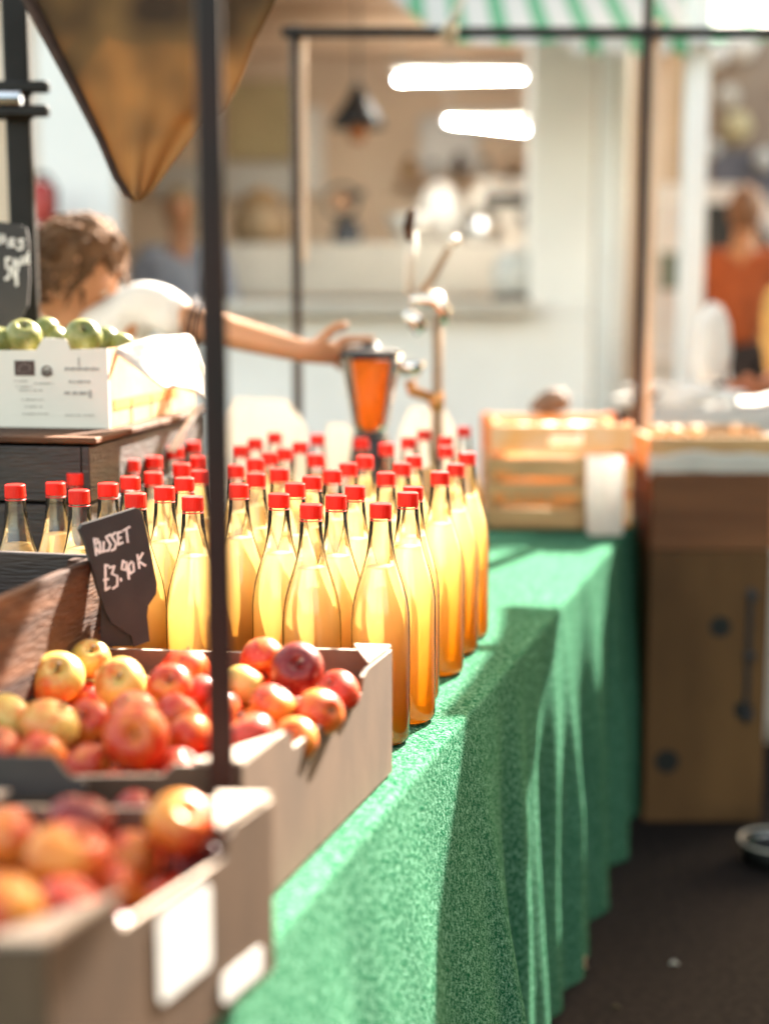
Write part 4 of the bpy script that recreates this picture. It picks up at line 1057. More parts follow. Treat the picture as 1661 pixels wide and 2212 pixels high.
rus = [[(315, 590), (350, 840)], [(308, 592), (366, 604), (368, 648), (326, 690), (396, 815)],
       [(395, 640), (405, 790), (445, 800), (450, 650)],
       [(545, 545), (478, 580), (545, 700), (520, 785), (455, 790)],
       [(605, 525), (555, 575), (622, 690), (605, 770), (560, 790)],
       [(690, 520), (640, 530), (655, 710), (715, 685)], [(645, 622), (690, 605)],
       [(715, 505), (805, 455)], [(760, 480), (785, 685)],
       [(525, 1015), (478, 1000), (490, 1375), (550, 1340)], [(462, 1225), (525, 1215)],
       [(535, 1045), (605, 1030), (572, 1140), (650, 1185), (650, 1325), (590, 1365)],
       [(695, 1225), (705, 1260)],
       [(768, 1000), (722, 960), (708, 1080), (765, 1105), (775, 985), (812, 1245)],
       [(840, 985), (800, 1050), (828, 1165), (880, 1130), (868, 1010), (840, 985)],
       [(925, 890), (955, 1095)], [(1000, 870), (940, 985), (1040, 1065)]]
rus = [[z5(*p) for p in s_] for s_ in rus]
out = [(180, 1137), (186, 1128), (290, 1101), (299, 1105), (304, 1120), (318, 1180), (329, 1240), (335, 1268), (333, 1290), (318, 1312), (316, 1335), (322, 1388), (292, 1396), (286, 1372), (262, 1352), (246, 1340), (236, 1318), (222, 1276), (205, 1215), (190, 1160)]
chalk_sign('price_sign', 'black chalk price sign reading RUSSET in front of the left bottles', out, 1.645, rus, .0026, .010, .10, .55, (300, 1390))
# darker back plate that holds the sign
out2 = [(176, 1134), (190, 1160), (205, 1215), (222, 1276), (236, 1318), (262, 1352), (286, 1372), (286, 1395), (222, 1392), (206, 1300), (190, 1200)]
chalk_sign('sign_holder', 'plain black backing board behind the tilted RUSSET sign', out2, 1.668, [], .002, .006, .10, .3, (290, 1390))
def z1(x, y): return ((.18061*x)*.9126, (480+.18061*y)*.9126)
lim = [[(-190, 300), (-180, 560), (-90, 540)], [(-50, 400), (-45, 520)], [(-10, 530), (0, 420), (20, 480), (40, 420), (60, 520)],
       [(100, 570), (150, 520), (170, 470), (120, 480), (125, 560), (190, 560)], [(300, 480), (230, 490), (290, 540), (280, 600), (220, 600)],
       [(130, 730), (75, 730), (80, 850), (130, 860), (110, 980), (65, 1000)], [(190, 740), (160, 860), (190, 980), (230, 860), (205, 745), (190, 740)], [(215, 960), (215, 1080)],
       [(250, 760), (290, 710), (250, 800), (300, 790)], [(340, 700), (310, 780), (370, 780), (365, 650)]]
lim = [[z1(*p) for p in s_] for s_ in lim]
chalk_sign('price_sign', 'grey brown chalk sign reading 50p at the left edge behind the green apples', [(-70, 470), (-20, 476), (40, 484), (55, 492), (60, 520), (63, 600), (60, 660), (40, 700), (10, 745), (-40, 745), (-75, 650)], 2.42, lim, .0045, .006, .05, 0, (0, 745))
# black blade-shaped tag across the near box
chalk_sign('price_tag', 'blurred black tag lying across the back rim of the near box', [(-60, 1634), (112, 1638), (126, 1652), (150, 1678), (186, 1690), (184, 1712), (150, 1722), (60, 1724), (-60, 1730)], 1.150, [], .003, .006, .12, 0, (60, 1720))

# ---------------------------------------------------------------- far end of the table
def far_crates():
    a, c = onz(1052, 1149, TZ), onz(1271, 1149, TZ); ang = R(2)
    zt = onY(1160, 986, a.y).z - TZ
    r = slat_crate('wooden_crate', 'pale wooden crate with faded orange printing at the far end of the table', Vector((c.x, c.y, 0)), ang, .22, c.x-a.x, zt, TZ+.0025, M['crate_tan'], 3)
    for (u0, u1, v0, v1) in ((1068, 1098, 1018, 1034), (1104, 1112, 1022, 1031), (1066, 1094, 1068, 1084), (1108, 1128, 1071, 1081), (1136, 1150, 1070, 1082), (1158, 1180, 1072, 1082), (1190, 1248, 1068, 1084)):
        p, q = onY(u0, v1, c.y), onY(u1, v0, c.y); bm = bmesh.new()
        bx(bm, ((p.x+q.x)/2-c.x, -.0006, (p.z+q.z)/2-TZ-.0025), (q.x-p.x, .001, q.z-p.z)); finish(bm, 'faded_print', M['ink_orange'], r)
    # orange crate behind
    p, q = onY(1056, 912, 3.46), onY(1362, 912, 3.46)
    L_ = q.x-p.x; h = p.z-TZ
    r = empty('fruit_crate', 'bright orange fruit crate lined with white paper at the far table corner', 'crate', ((p.x+q.x)/2, 3.46, TZ+.0025))
    mo = mat('orange painted crate wood', (.88, .30, .04), .55, col2=(.80, .20, .02), vscale=8, bump=.2, transl=.2)
    mp = mat('peach painted crate board', (.82, .50, .28), .6, col2=(.85, .38, .10), vscale=10, bump=.2)
    for s_ in (-1, 1):
        
        for y in (-.02, .25): bm = bmesh.new(); bx(bm, (s_*(L_/2-.011), y, h/2), (.022, .026, h), bev=.003); finish(bm, 'corner_post', mo, r)
        bm = bmesh.new()
        for k in range(3): bx(bm, (s_*(L_/2-.029), .115, h*(.17+.33*k)), (.010, .24, h*.24), bev=.002)
        finish(bm, 'side_panel', mp, r)
    for y in (-.0395, .2695):
        bm = bmesh.new()
        for k in range(3):
            if k == 2:     # top board with hand slot
                zc_ = h*.84; bx(bm, (-.105-.02, y, zc_), (L_-.22-.03, .012, h*.26), bev=.002) if False else None
                for x0, x1, z0_, z1_ in ((-L_/2, -.03, .72, .98), (.05, L_/2, .72, .98), (-.03, .05, .90, .98), (-.03, .05, .72, .80)):
                    bx(bm, ((x0+x1)/2, y, h*(z0_+z1_)/2), (x1-x0-.0004, .012, h*(z1_-z0_)-.0004))
            else: bx(bm, (0, y, h*(.17+.30*k)), (L_, .012, h*.24), bev=.002)
        finish(bm, 'end_panel', mp, r)
    bm = bmesh.new(); bx(bm, (0, .115, .006), (L_-.07, .26, .008)); finish(bm, 'base', mp, r)
    # paper liner, crumpled above rim
    bm = bmesh.new(); g = []
    for i in range(31):
        row = []
        for j in range(7):
            x = -L_/2+.04+(L_-.08)*i/30; z = h*(.55+.40*j/6); y = -.018+.03*noise.noise(Vector((x*14, z*9, 0)))+.10*(j/6)**2
            row.append(bm.verts.new((x, y, z+.012*noise.noise(Vector((x*20, 0, j*.3))))))
        g.append(row)
    for a_, b_ in zip(g, g[1:]):
        for j in range(6): bm.faces.new((a_[j], b_[j], b_[j+1], a_[j+1]))
    solid(bm, .0015); finish(bm, 'paper_lining', M['paper'], r, True)
    # white padded sheet on the near rim
    bm = bmesh.new(); pa, pb = onY(1068, 985, 3.40), onY(1182, 960, 3.40)
    # small items: round foil ball, brown loaf in paper
    # dark brown bag behind
    p = onY(1186, 890, 3.72); bm = bmesh.new(); g = []
    prof = [(.0, .0), (.045, .0), (.048, .02), (.040, .040), (.022, .056), (0, .060)]
    lathe(bm, prof, 20); 
    for v in bm.verts:
        k = 1+.25*noise.noise(v.co*40); v.co.x *= k*1.05; v.co.y *= k; v.co.x += v.co.z*.35
    bx(bm, (0, 0, -.10), (.06, .05, .19), bev=.01)
    tag(finish(bm, 'paper_bag', mat('crumpled brown paper', (.20, .11, .06), .8, var=.5, vscale=30, bump=.6, bscale=40), smooth=False, loc=(p.x, p.y+.03, p.z)), 'crumpled brown paper bag standing behind the orange crate', 'bag')
    # white sack at the corner
    a, c = onY(1274, 1128, 3.30), onY(1346, 1118, 3.30); zt = onY(1300, 985, 3.36).z
    bm = bmesh.new(); w2 = (c.x-a.x)/2; mx_ = (a.x+c.x)/2; hh = zt-TZ-.003; n = 8; g = []
    for j in range(15):
        t_ = j/14; d2 = .035*(1-.10*max(0, (t_-.9)/.1)); row = []
        for (sx, sy) in ((-1, -1), (-.33, -1.04), (.33, -.97), (1, -1), (1, 1), (.33, 1.03), (-.33, .97), (-1, 1)):
            q_ = Vector((mx_+sx*w2*(1+.03*t_), a.y+.04+sy*d2, TZ+.003+hh*t_)); k_ = noise.noise(q_*16)*.002
            row.append(bm.verts.new(q_+Vector((k_*sx, k_*1.5, 0))))
        g.append(row)
    for r0, r1 in zip(g, g[1:]):
        for k in range(n): bm.faces.new((r0[k], r0[(k+1) % n], r1[(k+1) % n], r1[k]))
    bm.faces.new(g[0][::-1]); bm.faces.new(g[-1])
    tag(finish(bm, 'paper_sack', M['film'], smooth=True), 'white paper sack standing at the far right corner of the green table', 'sack')
far_crates()

# blender jug with orange juice ------------------------------------------------
JY = 2.93
def jug():
    top, bot = onY(800, 768, JY), onY(800, 938, JY)
    r = empty('blender_jug', 'clear blender jug full of orange juice under the vendor hand', 'blender', (top.x, JY, TZ+.0025))
    zb, zt = bot.z-TZ, top.z-TZ; rb, rt = 36*JY/F, 66*JY/F
    bm = bmesh.new(); lathe(bm, [(0, 0), (.075, 0), (.078, .02), (.062, .08), (.040, zb-.03), (.038, zb-.005), (0, zb-.005)], 28)
    finish(bm, 'motor_base', M['black'], r, True)
    bm = bmesh.new(); lathe(bm, [(0, zb), (rb, zb), (rb+.004, zb+.02), (rt, zt-.01), (rt+.004, zt)], 32); finish(bm, 'jug', M['glass'], r, True)
    bm = bmesh.new(); lathe(bm, [(0, zb+.004), (rb-.004, zb+.004), (rb, zb+.02), (rt-.004, zt-.014), (0, zt-.014)], 32); finish(bm, 'orange_juice', M['orange_juice'], r, True)
    bm = bmesh.new(); lathe(bm, [(0, zt-.008), (rt-.002, zt-.008), (rt+.002, zt+.004), (rt*.8, zt+.010), (rt*.3, zt+.012), (rt*.28, zt+.024), (0, zt+.026)], 28); finish(bm, 'lid', M['black'], r, True)
    bm = bmesh.new(); tube(bm, [(.06, -.048, .03), (.06, -.062, .03)], .012, 14); finish(bm, 'dial', M['grey_steel'], r)
    return top
jug_top = jug()
# a folded white plastic carrier behind the bottles
def plastics():
    for u, v, w_, h_, Y, lb in ((728, 955, .045, .09, 3.05, 'bright white plastic bag left of the blender base, behind the bottles'), (925, 925, .085, .10, 3.10, 'white plastic bag heaped under the juice press, behind the bottles'), (560, 905, .13, .10, 3.25, 'white cloth bundle behind the bottles, right of the dark post')):
        p = onY(u, v, Y); bm = bmesh.new(); n = 22; hh = p.z+h_*.4-TZ; g = []
        for j in range(12):
            t_ = j/11; row = []
            for k in range(n):
                an = 2*pi*k/n; q = 1+.45*noise.noise(Vector((cos(an)*1.9, sin(an)*1.9, t_*4+u)))
                rr = w_*(1-.55*t_**3)*q; row.append(bm.verts.new((p.x+rr*cos(an), Y+rr*.7*sin(an), TZ+.003+hh*t_+.01*noise.noise(Vector((an, t_*2, u))))))
            g.append(row)
        for a, b in zip(g, g[1:]):
            for k in range(n): bm.faces.new((a[k], a[(k+1) % n], b[(k+1) % n], b[k]))
        bm.faces.new(g[0][::-1]); bm.faces.new(g[-1])
        tag(finish(bm, 'plastic_bag', M['film'], smooth=True), lb, 'bag')
plastics()
# lever juice press ---------------------------------------------------------------
def press():
    Y = 2.98; q = lambda u, v, y=Y: onY(u, v, y)
    r = empty('juice_press', 'tall hand lever juice press of bright metal with a wooden handle, right of the blender', 'juice press', (q(945, 900).x, Y, TZ+.0025))
    cast = mat('polished cast metal', (.75, .72, .68), .18, 1); brass = mat('brown enamel column', (.36, .24, .15), .4, .3)
    def add(nm, m, f, sm=True):
        bm = bmesh.new(); f(bm); return unp(finish(bm, nm, m, r, sm), r)
    add('column', brass, lambda bm: tube(bm, [Vector((q(945, 900).x, Y, TZ+.02)), q(945, 680)], .0115, 14))
    add('base', cast, lambda bm: bx(bm, (q(925, 900).x, Y-.01, TZ+.014), (.19, .17, .022), bev=.006, seg=2))
    add('head', cast, lambda bm: tube(bm, [q(955, 700), q(957, 668), q(940, 648), q(912, 645), q(885, 652)], [.014, .017, .018, .016, .012], 14))
    c = q(898, 690, Y-.03)
    add('pressing_cone', cast, lambda bm: tube(bm, [q(878, 672, Y-.03), q(893, 690, Y-.03), q(912, 716, Y-.03)], [.012, .017, .016], 14))
    add('handle', brass, lambda bm: tube(bm, [q(900, 648), q(935, 598), q(970, 535)], [.009, .0085, .008], 10))
    add('handle_knob', cast, lambda bm: lathe(bm, [(0, -.012), (.008, -.009), (.012, 0), (.008, .009), (0, .012)], 14, q(980, 521)))
    add('rack_bar', M['carton'], lambda bm: tube(bm, [q(884, 640), q(886, 560), q(892, 500)], [.009, .012, .008], 8))
    add('grip', M['crate'], lambda bm: tube(bm, [q(884, 520, Y-.015), q(882, 492, Y-.015), q(888, 462, Y-.015), q(893, 450, Y-.015)], [.006, .012, .010, .004], 10))
    add('fruit_cup', cast, lambda bm: lathe(bm, [(0, 0), (.02, 0), (.036, .03), (.033, .03), (0, .008)], 18, q(885, 812, Y-.03)))
    add('cup_arm', mat('orange brown bronze', (.65, .30, .10), .35, .6), lambda bm: (tube(bm, [q(885, 822, Y-.02), q(890, 845, Y-.02), q(940, 862, Y-.01)], [.012, .012, .011], 10), tube(bm, [q(940, 850, Y-.01), q(944, 886, Y-.01)], [.019, .014], 12)))
press()

# ---------------------------------------------------------------- stall at the right
def right_stall():
    # tall crate with holes standing on end
    Y = 3.56; g0, g1 = onz(1388, 1775, 0), onz(1640, 1775, 0); Y = g0.y; x0, x1 = g0.x, g1.x; zt = onY(1500, 1190, Y).z
    r = empty('tall_crate', 'tall brown wooden crate with round holes standing on the ground at the right', 'crate', ((x0+x1)/2, Y+.17, .003))
    mb = mat('brown stained plywood', (.145, .072, .028), .8, spec=.15, col2=(.085, .042, .018), vscale=4, bump=.2, stretch=(1, 1, .4))
    W_ = x1-x0; h = zt-.003
    bm = bmesh.new(); n = 26; m_ = 60
    holes = [(onY(u, v, Y).x-(x0+x1)/2, onY(u, v, Y).z, rr) for u, v, rr in ((1553, 1355, .026), (1438, 1645, .030), (1603, 1535, .024))]
    bx(bm, (0, -.17, h/2), (W_, .014, h), bev=.002); finish(bm, 'front_panel', mb, r)
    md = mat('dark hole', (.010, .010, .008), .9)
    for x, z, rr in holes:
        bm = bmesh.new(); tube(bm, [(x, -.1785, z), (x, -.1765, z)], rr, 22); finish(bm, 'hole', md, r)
    for s_ in (-1, 1):
        bm = bmesh.new(); bx(bm, (s_*(W_/2-.008), .008, h/2), (.016, .34, h-.002), bev=.002); finish(bm, 'side_panel', mb, r)
    bm = bmesh.new(); bx(bm, (0, .17, h/2), (W_-.034, .012, h-.004)); finish(bm, 'back_panel', mb, r)
    bm = bmesh.new(); bx(bm, (0, .003, h-.008), (W_-.034, .32, .014)); finish(bm, 'top_panel', mb, r)
    bm = bmesh.new(); p = onY(1615, 1350, Y).x-(x0+x1)/2; bx(bm, (p, -.181, h*.62), (.014, .007, h*.5), bev=.002); 
    for z in (.4, .62, .84): bx(bm, (p+.004, -.183, h*z), (.03, .010, .02), bev=.003)
    finish(bm, 'strap', M['black'], r)
    # brown box on it
    zb = zt+.002; z2 = onY(1500, 1022, Y).z
    b = empty('storage_box', 'reddish brown wooden box on top of the tall crate with holes', 'box', ((x0+x1)/2, Y+.17, zb))
    mr = mat('red brown varnished wood', (.17, .070, .030), .7, spec=.2, col2=(.11, .045, .02), vscale=4, bump=.15, stretch=(.5, 1, 4)); hh = z2-zb
    for c, s_, nm in (((0, -.16, hh/2), (W_+.0, .014, hh), 'front_panel'), ((0, .16, hh/2), (W_, .014, hh), 'back_panel'), ((-W_/2+.008, 0, hh/2), (.014, .3, hh-.001), 'side_panel'), ((W_/2-.008, 0, hh/2), (.014, .3, hh-.001), 'side_panel'), ((0, 0, .008), (W_-.034, .3, .012), 'base')):
        bm = bmesh.new(); bx(bm, c, s_, bev=.002); finish(bm, nm, mr, b)
    bm = bmesh.new(); bx(bm, (W_/2+.006, -.15, hh/2), (.012, .03, hh-.004), bev=.002); finish(bm, 'edge_strip', mat('orange brown strip', (.42, .15, .06), .5, var=.3), b)
    # tray of wrapped goods with white paper
    t = empty('wooden_tray', 'shallow wooden tray lined with white paper on the red brown box', 'tray', ((x0+x1)/2, Y+.17, z2+.002)); th_ = onY(1500, 945, Y).z-z2-.002
    for c, s_ in (((0, -.15, th_/2), (W_+.02, .01, th_)), ((0, .15, th_/2), (W_+.02, .01, th_)), ((-W_/2-.004, 0, th_/2), (.01, .288, th_)), ((W_/2+.004, 0, th_/2), (.01, .288, th_)), ((0, 0, .004), (W_, .288, .008))):
        bm = bmesh.new(); bx(bm, c, s_, bev=.0015); finish(bm, 'panel', M['crate_tan'], t)
    bm = bmesh.new(); g = []
    for i in range(30):
        row = []
        for j in range(10):
            x = -W_/2-.01+(W_+.02)*i/29; s_ = j/9
            y = -.157-.004*abs(noise.noise(Vector((x*30, s_*3, 1)))) if s_ < .45 else -.157+(s_-.45)*.2
            z = (th_*.0-.012+ (th_*.55+.012)*(s_/.45)) if s_ < .45 else th_*.55+.01*noise.noise(Vector((x*20, s_*9, 3)))+.03*(s_-.45)
            z += .018*noise.noise(Vector((x*12, 0, 8)))
            row.append(bm.verts.new((x, y, z)))
        g.append(row)
    for a, c in zip(g, g[1:]):
        for j in range(9): bm.faces.new((a[j], c[j], c[j+1], a[j+1]))
    solid(bm, .0015); finish(bm, 'paper_lining', M['paper'], t, True)
    for i, (u, v, rr) in enumerate(((1420, 925, .022), (1455, 928, .025), (1500, 925, .024), (1590, 922, .020), (1625, 925, .02))):
        p = onY(u, v+7, Y+.12); bm = bmesh.new(); lathe(bm, [(0, -.6), (.5, -.52), (.95, -.1), (.9, .3), (.5, .6), (0, .66)], 18)
        for v_ in bm.verts: v_.co *= rr; v_.co *= 1+.08*noise.noise(v_.co*60)
        o = finish(bm, 'bread_roll', mat('crusty bread', (.55, .30, .12), .7, col2=(.40, .2, .08), vscale=30, bump=.4) if i == 0 else bpy.data.materials['crusty bread'], smooth=True, loc=p)
        tag(o, ['leftmost golden bread roll in the paper lined tray', 'second golden bread roll from the left in the tray', 'middle golden bread roll in the paper lined tray', 'golden bread roll right of the gap in the tray', 'rightmost golden bread roll in the paper lined tray'][i], 'bread roll', 'bread rolls in the tray')
    # white sheeted counter behind: cloth-covered table with folded cloth
    c0, c1 = onY(1385, 890, 4.05), onY(1680, 890, 4.05)
    tb = empty('covered_table', 'table under a white cloth at the right, behind the brown boxes', 'table', ((c0.x+c1.x)/2+.25, 4.35, 0))
    bm = bmesh.new(); n = 60; g = []
    wx, wy, zt2 = (c1.x-c0.x)/2+.25, .28, c0.z+.01
    for i in range(n+1):
        a = i/n; x = -wx+2*wx*a; row = []
        for j in range(26):
            s_ = j/25
            if s_ < .5: z = zt2*(s_*2)*.985+.01; y = -wy-.006-.018*(1-s_*2)*(1+sin(x*34+2*sin(x*9))); 
            else: y = -wy+2*wy*(s_-.5)*2; z = zt2+.008*noise.noise(Vector((x*10, y*10, 0)))
            row.append(bm.verts.new((x, y, z)))
        g.append(row)
    for a, c in zip(g, g[1:]):
        for j in range(25): bm.faces.new((a[j], c[j], c[j+1], a[j+1]))
    solid(bm, .002); finish(bm, 'cloth', M['paper'], tb, True)
    for x in (-wx+.04, wx-.04):
        for y in (-wy+.04, wy-.04): bm = bmesh.new(); bx(bm, (x, y, zt2/2-.02), (.04, .04, zt2-.04)); finish(bm, 'leg', M['crate'], tb)
    # folded linen in front (grey folds)
    p = onY(1490, 900, 3.98); bm = bmesh.new()
    for k, (dx, dz, w_, rr) in enumerate(((0, 0, .34, .014), (.04, .022, .30, .012), (-.03, .04, .26, .010))):
        tube(bm, [Vector((p.x-w_/2+w_*i/10+dx, 4.13+.01*sin(i), zt2+.016+dz+.004*sin(i*1.7+k))) for i in range(11)], rr, 10)
    tag(finish(bm, 'folded_linen', M['label'], smooth=True), 'folded white linen on the covered table at the right', 'linen')
    p = onY(1400, 882, 4.1); bm = bmesh.new(); tube(bm, [Vector((p.x-.02, 4.1, zt2+.01)), Vector((p.x, 4.1, zt2+.022)), Vector((p.x+.03, 4.1, zt2+.045))], [.008, .012, .005], 8)
    tag(finish(bm, 'clothes_peg', M['crate'], smooth=True), 'small brown peg on the white cloth beside the far post', 'peg')
right_stall()
# small odds on the ground
def ground_bits():
    p = onz(1240, 2095, 0); bm = bmesh.new(); g = []
    for k in range(9):
        a = 2*pi*k/9; bm2 = tube(bm, [p+Vector((0, 0, .004)), p+Vector((.014*cos(a), .014*sin(a), .014)), p+Vector((.024*cos(a), .03*sin(a), .004+.016*(k % 3)))], [.006, .009, .003], 6)
    o = finish(bm, 'dry_leaf', mat('dry leaf', (.55, .38, .22), .7, var=.4, vscale=60, transl=.3), smooth=True); tag(o, 'crumpled pale dry leaf on the ground by the green cloth hem', 'leaf')
    for u, v, lb in ((1455, 2085, 'tiny pale scrap of paper lying on the dark ground right of the leaf'), (1330, 2180, 'small brown husk on the dark ground near the bottom of the picture')):
        p = onz(u, v, 0); bm = bmesh.new(); tube(bm, [p+Vector((-.008, 0, .003)), p+Vector((0, .003, .006)), p+Vector((.009, -.002, .003))], [.002, .004, .0015], 6)
        tag(finish(bm, 'scrap', M['paper'] if u > 1400 else M['calyx'], smooth=True), lb, 'scrap')
    p = onz(1640, 1880, 0); r = empty('bucket', 'dark bucket with a pale metal rim at the right edge on the ground', 'bucket', (p.x+.045, p.y+.05, .002))
    bm = bmesh.new(); lathe(bm, [(0, 0), (.07, 0), (.078, .05), (.074, .05), (.066, .006), (0, .006)], 30); finish(bm, 'body', M['steel'], r, True)
    bm = bmesh.new(); tube(bm, [(.078*cos(a), .078*sin(a), .051) for a in [2*pi*k/36 for k in range(37)]], .0025, 8); finish(bm, 'rim', M['counter'], r, True)
    bm = bmesh.new(); tube(bm, [(.078*cos(a), -.02*sin(a)-.03, .055+.03*sin(a)) for a in [pi*k/14 for k in range(15)]], .0022, 6); finish(bm, 'handle', M['grey_steel'], r, True)
ground_bits()

# ---------------------------------------------------------------- people
def skin_mat(name, col):
    m = mat(name, col, .5, var=.12, vscale=14, bump=.08, bscale=160)
    b = m.node_tree.nodes['Principled BSDF']; b.inputs['Subsurface Weight'].default_value = .15; b.inputs['Subsurface Radius'].default_value = (.02, .008, .004); return m
M['skin'] = skin_mat('skin', (.50, .235, .115)); M['skin2'] = skin_mat('sun reddened skin', (.50, .17, .08))
M['hair'] = mat('dark brown hair', (.07, .036, .018), .8, spec=.15, col2=(.16, .085, .045), vscale=30, bump=.7, bscale=120, stretch=(1, 1, .15))
M['cotton'] = mat('white cotton', (.78, .76, .73), .8, var=.1, vscale=10, bump=.35, bscale=40, transl=.15)
M['dark_cloth'] = mat('dark cotton', (.03, .025, .03), .85, var=.3, bump=.2)
M['mustard'] = mat('mustard canvas', (.55, .27, .06), .8, var=.2, bump=.2)
def head_mesh(bm, c, rot, s=1.0):
    """a head about .23 m tall: cranium, jaw, nose, brow, eyes sockets, ears; faces local -Y"""
    T = Matrix.Translation(c) @ rot.to_4x4()
    r = bmesh.ops.create_icosphere(bm, subdivisions=4, radius=1)
    for v in r['verts']:
        x, y, z = v.co
        X, Yv, Z = x*.074, y*.092, z*.112
        if z < 0:
            k = 1+z*.36; X *= k; Yv = Yv*(1+z*.18) - (.010 if y < 0 else -.0)*(-z)
            if y > 0: Yv *= 1+z*.45
        if y < 0: Yv *= .97
        # brow / sockets / nose / lips / chin
        g = lambda x0, z0, sx, sz: math.exp(-((X-x0)/sx)**2-((Z-z0)/sz)**2) if y < -.2 else 0
        Yv -= .006*g(0, .024, .05, .010)
        Yv += .012*(g(.030, .006, .014, .011)+g(-.030, .006, .014, .011))
        Yv -= .024*g(0, -.020, .010, .016)+.010*g(0, .002, .008, .02)
        Yv -= .006*g(0, -.052, .022, .010); Yv += .004*g(0, -.051, .02, .002)
        Yv -= .008*g(0, -.088, .022, .014)
        v.co = T @ (Vector((X, Yv, Z))*s)
    for sx in (-1, 1):      # ears
        pts = [Vector((sx*(.074+.006*sin(t)), .008+.016*cos(t)*.9, -.004+.030*sin(t+.6))) for t in [2*pi*k/10 for k in range(11)]]
        tube(bm, [T @ (p*s) for p in pts], .0055*s, 6)
    return T
def hand(verts, edges, radii, wi, wrist, palm_dir, across, normal, curl=.5, spread=1.0, size=1.0, thumb=1):
    """append a hand (palm, five bent fingers) to a skin skeleton, rooted at vertex wi"""
    d, a, n = palm_dir.normalized(), across.normalized(), normal.normalized()
    def add(p, r, e): verts.append(p); radii.append(r); edges.append((e, len(verts)-1)); return len(verts)-1
    pc = add(wrist+d*.035*size, (.024*size, .016*size), wi)
    for k, (o, L_, r_) in enumerate(((-.030, .068, .0082), (-.010, .078, .0086), (.010, .072, .0082), (.029, .056, .0072))):
        kn = add(wrist+(d*.082+a*o)*size, .0105*size, pc)
        c1, c2, c3 = curl*.45, curl*1.1, curl*1.7; p = verts[kn]; e = kn
        dd = (d+a*o*4*spread).normalized()
        for c_, f_ in ((c1, .42), (c2, .32), (c3, .26)):
            p = p+(dd*cos(c_)+n*sin(c_))*L_*f_*size; e = add(p, r_*size, e)
    t1 = add(wrist+(d*.030-a*thumb*.030)*size, .0125*size, pc)
    t2 = add(verts[t1]+(d*.026-a*thumb*.024+n*.012*curl)*size, .0105*size, t1)
    add(verts[t2]+(d*.026-a*thumb*.008+n*.016*curl)*size, .009*size, t2)

